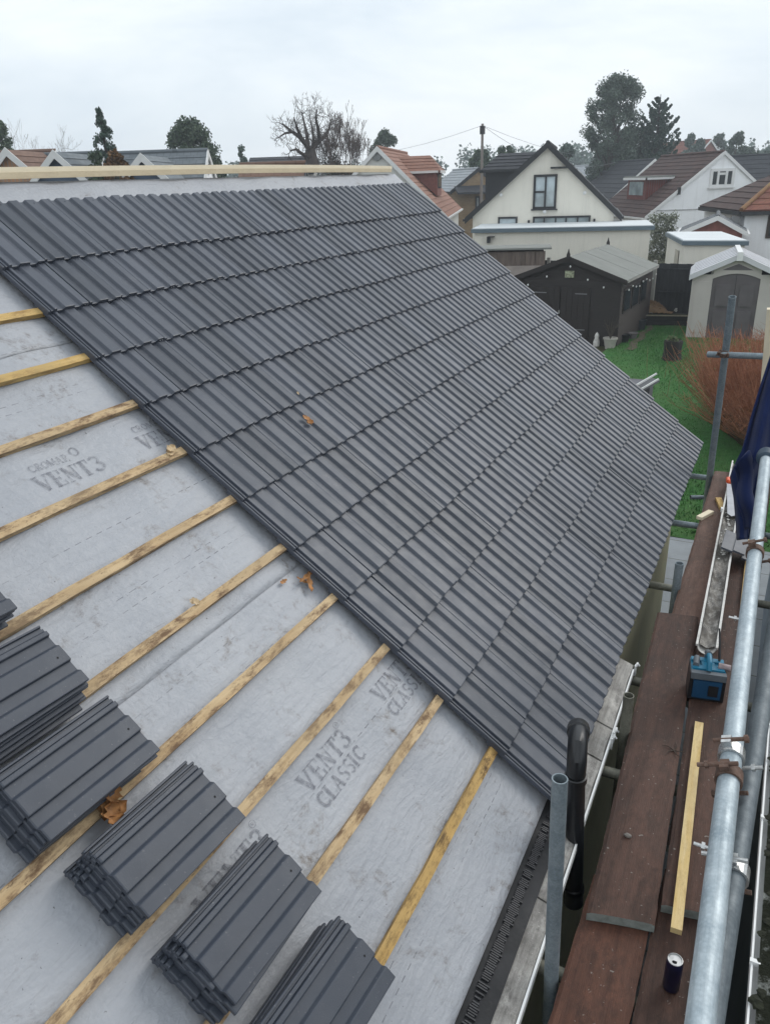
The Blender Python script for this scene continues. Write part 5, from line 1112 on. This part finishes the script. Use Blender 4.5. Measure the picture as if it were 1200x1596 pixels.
# tan brick house
ap = at(745, 262, 60); tan = House('house', 'tan brick gable house with pale grey roof behind the telegraph pole', ap, R(36), 2.1, 2.1, 8, ap.z - 1.5, ap.z, BRICKT, RPALE, BLACKT, nc=8, ov=.15, tv=.22)
tan.winpx(740.5, 305, 748, 326, BLACKT, GL_P, fw=.12)
a0 = tan.px(738, 296); b = MB(); b.slab([tan.P(-1.9, -1.2, a0[1] - .1), tan.P(2.6, -1.2, a0[1] - .1), tan.P(2.6, 0, a0[1] + .35), tan.P(-1.9, 0, a0[1] + .35)], Z3, .14); b.build('porch_roof', RDARK, tan.o)
b = MB(); b.box(tan.P(2.9, -.2, .9), (1.6, .12, 1.8), (tan.e, tan.d, Z3)); b.build('gate', plain('brown_gate', (.10, .045, .03), .8, .3, 3), tan.o)
# houses to the left, ridges parallel to our ridge board
def wing(h, y, hw, pj, rz2, wall, roofm, verge):
    sl = (h.rz - h.ez) / h.hl; xe = -(h.hl + pj); xi = -(h.rz - rz2) / sl; P = h.P; k = hw * .95
    b = MB(); b.slab([P(xe, y + hw, 0), P(xe, y - hw, 0), P(xe, y - hw, rz2 - k), P(xe, y, rz2), P(xe, y + hw, rz2 - k)], -h.e, .2); w = b.build('front_gable', wall, h.o)
    b = MB(); slope(b, P(xe - .2, y + hw + .2, rz2 - k - .2), P(xi - 2.2, y + hw + .2, rz2 - k - .2), P(xi, y, rz2 + .04), P(xe - .2, y, rz2 + .04), 7); slope(b, P(xi - 2.2, y - hw - .2, rz2 - k - .2), P(xe - .2, y - hw - .2, rz2 - k - .2), P(xe - .2, y, rz2 + .04), P(xi, y, rz2 + .04), 7); b.build('roof', roofm, w)
    b = MB()
    for sg in (-1, 1): b.slab([P(xe - .24, y + sg * (hw + .2), rz2 - k - .42), P(xe - .24, y + sg * (hw + .2), rz2 - k - .12), P(xe - .24, y, rz2 + .12), P(xe - .24, y, rz2 - .2)][::sg], -h.e, .05)
    b.build('bargeboard', verge, w)
YC = R(116.7)
ap = at(321, 234, 34); h3 = House('house', 'grey-roofed bungalow with white gable end and small blue front gable, left of the round tree', ap, YC, 3.7, 3.7, 9.5, ap.z - 3.2, ap.z, WHITE, RGREY_, WTRIM, nc=12, ov=.15)
wing(h3, 1.65, 1.5, .5, ap.z - .28, BLUEB, RGREY_, WTRIM)
b = MB(); b.lathe(h3.P(0, -.02, ap.z - .75), [(0, 0), (.2, 0), (.2, .06), (0, .06)], 12, -h3.d); b.build('round_vent', BLACKT, h3.o)
ap = at(160, 238, 34); h2 = House('house', 'grey-roofed bungalow with blue front gable, left of the tall conifer', ap, YC, 3.7, 3.7, 3.2, ap.z - 3.2, ap.z, WHITE, RGREY_, WTRIM, nc=12, ov=.15); wing(h2, .5, 1.5, .4, ap.z - .1, BLUEB, RGREY_, WTRIM)
ap = at(84, 235, 34.5); h1 = House('house', 'tan-roofed bungalow with orange brick front gable at the left edge', ap, YC, 3.7, 3.7, 9.5, ap.z - 3.2, ap.z, WHITE, RTAN, WTRIM, nc=12, ov=.15); wing(h1, .25, 1.5, .4, ap.z - .1, BRICKO, RTAN, WTRIM)
ap = at(473, 254, 30); low = House('bungalow', 'low terracotta-roofed building just showing above the ridge board, left of the bare oak', ap, YC, 2.6, 2.6, 2.4, ap.z - 1.9, ap.z, GREYR, RTAN, BLACKT, nc=8, ov=.15)
fb = at(440, 243, 55); fbo = thing('building', (fb.x, fb.y, 0), 'dark grey slab-roofed building behind the low terracotta roof', 'building'); cr = Vector((.893, .449, 0)); cf = Vector((-.449, .893, 0))
b = MB(); b.box(Vector((fb.x, fb.y, fb.z / 2 - .5)), (4.4, 5, fb.z - 1), (cr, cf, Z3)); b.build('wall', GREYR, fbo); b = MB(); slope(b, Vector((fb.x, fb.y, fb.z - 1.2)) - cr * 2.4 - cf * 2.7, Vector((fb.x, fb.y, fb.z - 1.2)) + cr * 2.4 - cf * 2.7, Vector((fb.x, fb.y, fb.z)) + cr * 2.4 + cf * .5, Vector((fb.x, fb.y, fb.z)) - cr * 2.4 + cf * .5, 6); b.build('roof', RDARK, fbo)
# small distant roofs
for k, (px_q, py_q, D, hw_, lb) in enumerate(((899, 263, 95, 2.4, 'distant white gable house, farthest left of the three beyond the black-edged gable'), (917, 259, 105, 2.9, 'distant white gable house in the middle of the three beyond the black-edged gable'), (938, 256, 98, 2.6, 'distant white gable house nearest the tall tree'))):
    ap = at(px_q, py_q, D); House('house', lb, ap, R(18 + 10 * k), hw_, hw_, 8, ap.z - 2, ap.z, WHITE, RPALE, WTRIM, nc=5, ov=.2)
ap = at(1107, 217, 110); House('house', 'distant house with a red roof peeping over the brown ridge', ap, R(60), 4, 4, 10, ap.z - 3, ap.z, BRICKR, RRED, WTRIM, nc=6)
ap = at(1180, 247, 70); House('house', 'distant house with pale roof edge behind the white gable', ap, R(-30), 3, 3, 9, ap.z - 2.4, ap.z, WHITE, RPALE, WTRIM, nc=6)
# telegraph pole and wires
tt = at(752, 192, 47); tl_ = at(749, 326, 48.5); tele = thing('telegraph_pole', (tt.x, tt.y, 0), 'tall wooden telegraph pole behind the cream gable house', 'pole')
b = MB(); b.tube([(tt.x, tt.y, 0), tt], [.105, .075], 12); b.build('pole', plain('grey_pole_wood', (.22, .20, .185), .9, .2, 3, .3, 20, stretch=(4, 4, .4)), tele, smooth=True)
b = MB(); b.box(tt - Z3 * .35, (.26, .24, .46)); b.build('terminal_box', BLACKT, tele, bevel=.03)
for k, (px_q, py_q, D, lb) in enumerate(((470, 232, 90, 'thin telephone wire running left from the pole'), (1010, 238, 90, 'thin telephone wire running right to the tall trees'), (960, 252, 60, 'lower thin telephone wire running right from the pole'))):
    e_ = at(px_q, py_q, D); b = MB(); b.tube([(tt - Z3 * .1).lerp(e_, q / 10) - Z3 * (1.1 * 4 * (q / 10) * (1 - q / 10)) for q in range(11)], .011, 4); tag(b.build('telephone_wire', plain('grey_wire', (.25, .26, .27), .6, bump=0)), lb, 'wire')
# ================================================================== TREES
def tr(name, label, px, ptop, D, prof, nc_, nl_, size, mat, seed, **k):
    g = at(px, ptop, D); return tree(name, label, (g.x, g.y, 0), g.z, prof, nc_, nl_, size, mat, k.pop('bark', BARK), seed, **k)
tr('tree', 'tall airy grey-green evergreen tree, taller of the pair on the right', 962, 120, 66, ((.22, .5), (.32, 2.0), (.42, 2.2), (.52, 1.7), (.62, 2.3), (.74, 2.0), (.84, 2.2), (.93, 1.6), (.99, .5)), 105, 40000, .15, PINEL, 41, cr=.62, spread=.6, r0=.34, nl=50)
def conifer(label, px, ptop, D, Rm, n, up, sz, nl, seed, mat, h0=.12, pw=.8):
    g = at(px, ptop, D); o = thing('conifer', (g.x, g.y, 0), label, 'tree'); rg = random.Random(seed); tk, cr_ = MB(), MB()
    tk.tube([(g.x, g.y, 0), (g.x, g.y, g.z * .6), (g.x, g.y, g.z)], [Rm * .09, Rm * .05, .02], 8)
    for k in range(n):
        h = h0 + (1 - h0) * ((k + rg.random()) / n); L = Rm * (1 - (h - h0) / (1 - h0)) ** pw * rg.uniform(.6, 1.25) + .12; a = rg.uniform(0, 6.28); e = Vector((math.cos(a), math.sin(a), 0)); s0 = Vector((g.x, g.y, g.z * h * .97))
        pts = [s0, s0 + e * L * .55 + Z3 * L * .12 * up, s0 + e * L + Z3 * L * .55 * up]; tk.tube(pts, [.05, .03, .01], 4, False)
        cs = [(pts[0].lerp(pts[1], .6), L * .17), (pts[1], L * .18), (pts[1].lerp(pts[2], .5), L * .15), (pts[2], L * .10), (pts[2] + (pts[2] - pts[1]) * .25, L * .05)]; leafcloud(cr_, cs, nl, .6, sz, rg, -.7 * up)
    tk.build('trunk', BARKD, o, smooth=True); cr_.build('crown', mat, o)
conifer('dark spiky conifer, shorter of the pair on the right', 1030, 146, 67, 2.7, 105, 1.0, .17, 300, 42, CONIF, .1, .62)
tr('tree', 'bushy tree filling the gap low down between the tall pair on the right', 985, 205, 70, ((.15, 2.6), (.5, 3.0), (.85, 1.8), (1, .4)), 60, 16000, .19, PINEL, 43, cr=.7)
tr('tree', 'dark evergreen left of the tall pair, low behind the far white gables', 936, 232, 80, ((.1, 1.6), (.5, 1.6), (1, .3)), 34, 9000, .18, CONIF, 44, cr=.5)
g = at(154, 168, 31); cf_ = thing('conifer', (g.x, g.y, 0), 'tall ragged conifer with drooping branches rising above the ridge board', 'tree')
b = MB(); tk = MB(); rg = random.Random(45); tk.tube([(g.x, g.y, 0), (g.x + .05, g.y, g.z * .6), (g.x, g.y, g.z)], [.16, .1, .02], 8)
for k in range(64):
    h = .45 + .54 * (k / 63); r_ = (1 - h) * 1.75 * rg.choice((.45, .8, 1, 1.35)) + .06; a = rg.uniform(0, 6.28); s0 = Vector((g.x, g.y, g.z * h)); dd = Vector((math.cos(a), math.sin(a), .35))
    pts = [s0, s0 + dd * r_ * .6, s0 + dd * r_ * .6 + Vector((math.cos(a), math.sin(a), -.9)) * r_ * .45]; tk.tube(pts, [.02, .014, .005], 4, False)
    cs = [(pts[0].lerp(pts[1], .5), .10), (pts[1], .13), (pts[1].lerp(pts[2], .6), .13), (pts[2], .10)]; leafcloud(b, cs, 120, .55, .07, rg, 1.4)
tk.build('trunk', BARKD, cf_, smooth=True); b.build('crown', CONIF, cf_)
tr('tree', 'russet and green bush at the foot of the ragged conifer', 176, 238, 30, ((.5, .9), (.75, .85), (1, .25)), 45, 6000, .13, RUSSET, 46, cr=.22)
tr('tree', 'dark green shrub left of the russet bush under the ragged conifer', 148, 240, 30.4, ((.5, .5), (.8, .45), (1, .15)), 24, 2600, .13, EVER, 47, cr=.2)
tr('tree', 'round dense evergreen tree behind the grey-roofed bungalow', 294, 193, 48, ((.2, 1.4), (.45, 2.0), (.7, 1.85), (.9, 1.2), (1, .4)), 120, 30000, .14, EVER, 48, cr=.5, r0=.22)
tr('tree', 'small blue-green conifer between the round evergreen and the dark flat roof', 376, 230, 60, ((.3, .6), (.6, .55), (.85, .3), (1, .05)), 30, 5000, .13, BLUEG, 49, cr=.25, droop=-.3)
tr('tree', 'dark rounded tree cut by the left edge of the photo', -4, 196, 44, ((.2, 1.0), (.6, .95), (.9, .6), (1, .2)), 44, 11000, .13, EVER, 50, cr=.35)
tr('tree', 'rounded evergreen between the bare trees and the terracotta gable', 600, 209, 75, ((.2, 1.7), (.6, 1.8), (.9, 1.1), (1, .3)), 60, 15000, .16, EVER, 51, cr=.5)
tr('tree', 'loose dark tree left of the telegraph pole', 748, 237, 66, ((.3, .9), (.6, 1.2), (.85, 1.0), (1, .4)), 26, 7000, .15, EVER, 52, cr=.42, bark=BARKD)
tr('tree', 'spreading dark conifer right of the telegraph pole', 789, 229, 62, ((.3, .8), (.6, 1.1), (.85, 1.0), (1, .3)), 26, 7000, .15, EVER, 53, cr=.34, droop=-.3, bark=BARKD)
tr('tree', 'small rounded tree behind the right roof edge of the cream gable', 884, 227, 78, ((.3, 1.3), (.6, 1.4), (.9, .8), (1, .2)), 30, 8000, .17, BLUEG, 54, cr=.45)
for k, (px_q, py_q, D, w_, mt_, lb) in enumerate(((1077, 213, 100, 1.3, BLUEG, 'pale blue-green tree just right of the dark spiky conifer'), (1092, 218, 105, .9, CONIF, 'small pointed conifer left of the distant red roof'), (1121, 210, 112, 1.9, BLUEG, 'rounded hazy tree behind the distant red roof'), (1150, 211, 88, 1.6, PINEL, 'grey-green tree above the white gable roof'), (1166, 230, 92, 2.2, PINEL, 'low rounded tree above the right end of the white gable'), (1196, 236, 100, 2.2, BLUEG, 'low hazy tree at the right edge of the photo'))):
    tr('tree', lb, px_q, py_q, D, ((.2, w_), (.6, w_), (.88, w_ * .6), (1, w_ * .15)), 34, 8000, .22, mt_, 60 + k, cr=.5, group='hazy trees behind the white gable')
g = at(487, 262, 52); oak = thing('bare_tree', (g.x, g.y, 0), 'bare spreading oak with an ivy-dark forked trunk', 'tree'); b = MB(); tw = MB(); iv = MB(); rg = random.Random(71)
def ok(x, y, d=0): return at(x, y, 52 + d)
OL = [([(487, 262, 0), (485, 246, 0), (484, 234, 0)], .5, .36), ([(484, 236, 0), (477, 224, -.6), (466, 212, -1.2), (453, 203, -1.5), (440, 192, -1.6)], .22, .05), ([(480, 228, 0), (478, 208, .8), (474, 190, 1.2), (470, 174, 1.3)], .15, .035),
      ([(484, 234, 0), (494, 222, .5), (506, 212, 1), (513, 200, 1.2), (516, 186, 1.4)], .21, .045), ([(470, 216, -1), (463, 199, -1.8), (458, 182, -2)], .14, .04), ([(484, 244, 0), (472, 240, -1), (462, 232, -2), (452, 234, -2.4)], .16, .04),
      ([(498, 219, .7), (496, 200, -.4), (492, 184, -.8), (494, 170, -1)], .15, .04), ([(455, 205, -1.5), (444, 207, -1.8), (434, 214, -2)], .09, .03), ([(484, 238, 0), (489, 216, 1.6), (486, 196, 2.2), (482, 178, 2.4)], .13, .03)]
def twig(p, d, L, r, k):
    q = p + d * L * .5 + Vector((rg.gauss(0, .06), rg.gauss(0, .06), rg.gauss(0, .06))) * L; e_ = q + (d + Vector((rg.gauss(0, .25), rg.gauss(0, .25), rg.gauss(0, .2) + .06))).normalized() * L * .5
    tw.tube([p, q, e_], [r, r * .8, r * .55], 3, False)
    if k < 4:
        for _ in range(rg.choice((2, 2, 3))):
            dd = (d + Vector((rg.gauss(0, .7), rg.gauss(0, .7), rg.gauss(0, .6) + .15))).normalized(); twig(q.lerp(e_, rg.random()), dd, L * rg.uniform(.55, .8), max(.0085, r * .66), k + 1)
for pts, r0_, r1_ in OL:
    P_ = [ok(*p) for p in pts]; n_ = len(P_); b.tube(P_, [r0_ + (r1_ - r0_) * k / (n_ - 1) for k in range(n_)], 8)
    if r0_ > .5: leafcloud(iv, [(P_[0].lerp(P_[-1], q / 5), .45) for q in range(6)], 1500, .7, .14, rg); continue
    for k in range(n_ - 1):
        for _ in range(4):
            t_ = rg.random(); p = P_[k].lerp(P_[k + 1], t_); d0 = (P_[k + 1] - P_[k]).normalized(); d_ = (d0 * .6 + Vector((rg.gauss(0, .6), rg.gauss(0, .6), rg.gauss(0, .5) + .35))).normalized()
            twig(p, d_, rg.uniform(.7, 1.1) * (.6 + .4 * k / n_), .022, 1)
TWIGB = plain('brown_twig_bark', (.10, .075, .065), .95, .3, 6, .3, 20); IVYB = leaf_mat('brownish_ivy', (.022, .03, .02), (.12, .07, .05))
OAKB = plain('dark_oak_bark', (.055, .042, .036), .95, .3, 6, .4, 20)
b.build('trunk', OAKB, oak, smooth=True); tw.build('branches', OAKB, oak); iv.build('ivy', IVY, oak)
g = at(512, 262, 54); baretree('bare_tree', 'upright bare tree with thick ivy, right of the spreading oak', (g.x, g.y, 0), 10.2, 3, depth=8, r0=.3, spread=.28, trunk_h=.26, twig_r=.018, up=.9, n0=4, bark=TWIGB, ivy=(4500, .16, IVYB))
g = at(543, 262, 55); baretree('bare_tree', 'bare twiggy tree nearest the terracotta gable', (g.x, g.y, 0), 9.2, 5, depth=8, r0=.2, spread=.42, trunk_h=.28, twig_r=.017, up=.7, n0=4, bark=TWIGB)
TWIGP = plain('pale_grey_twigs', (.22, .20, .19), .9, .2, 5, 0)
for k, (px_q, H, sd_, lb) in enumerate(((28, 9.5, 83, 'pale bare tree at the far left behind the tan roof'), (58, 8.3, 84, 'pale bare tree right of the other at the far left'), (110, 7.6, 86, 'low pale bare tree left of the ragged conifer'))):
    g = at(px_q, 262, 75); baretree('bare_tree', lb, (g.x, g.y, 0), H, sd_, depth=6, r0=.12, spread=.45, trunk_h=.36, twig_r=.014, up=.7, bark=TWIGP)
# scrub in front of the white house
b = MB(); rg = random.Random(90); leafcloud(b, [(at(1018 + 5.2 * k, 342 + 4 * math.sin(k * 1.9), 38) - Z3 * q * .55, .34) for k in range(7) for q in range(4)], 3200, .55, .10, rg)
tag(b.build('shrub', leaf_mat('pale_twiggy_leaf', (.13, .15, .10), (.36, .38, .30))), 'pale sparse scrub in front of the white gable house', 'bush')
# distant woodland on the skyline
b = MB(); rg = random.Random(92); cs = []
for k in range(150):
    px_q = rg.uniform(-60, 1290); top = 255 - px_q * .016 + rg.uniform(-5, 12) + (16 if px_q < 700 else 0) ; g = at(px_q, top, rg.uniform(150, 190)); 
    for q in range(4): cs.append((Vector((g.x + rg.gauss(0, 2), g.y + rg.gauss(0, 2), g.z * (1 - q * .24))), 2.0))
leafcloud(b, cs, 60000, .6, .6, rg)
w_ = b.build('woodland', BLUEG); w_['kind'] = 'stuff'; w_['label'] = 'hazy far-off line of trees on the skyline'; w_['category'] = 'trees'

# ================================================================== HAZE (damp winter air)
hz = bpy.data.materials.new('damp_air'); hz.use_nodes = True; hn = hz.node_tree; hn.nodes.clear()
ho = hn.nodes.new('ShaderNodeOutputMaterial'); hv = hn.nodes.new('ShaderNodeVolumePrincipled'); hv.inputs['Density'].default_value = .0015; hv.inputs['Color'].default_value = (.86, .93, 1, 1); hv.inputs['Anisotropy'].default_value = .2
hn.links.new(hv.outputs[0], ho.inputs['Volume'])
b = MB(); b.box((-40, 95, 9), (360, 250, 20)); ho_ = b.build('haze', hz, loc=(-40, 95, -1)); ho_['kind'] = 'stuff'; ho_['label'] = 'thin grey damp air that pales the far trees'; ho_['category'] = 'haze'
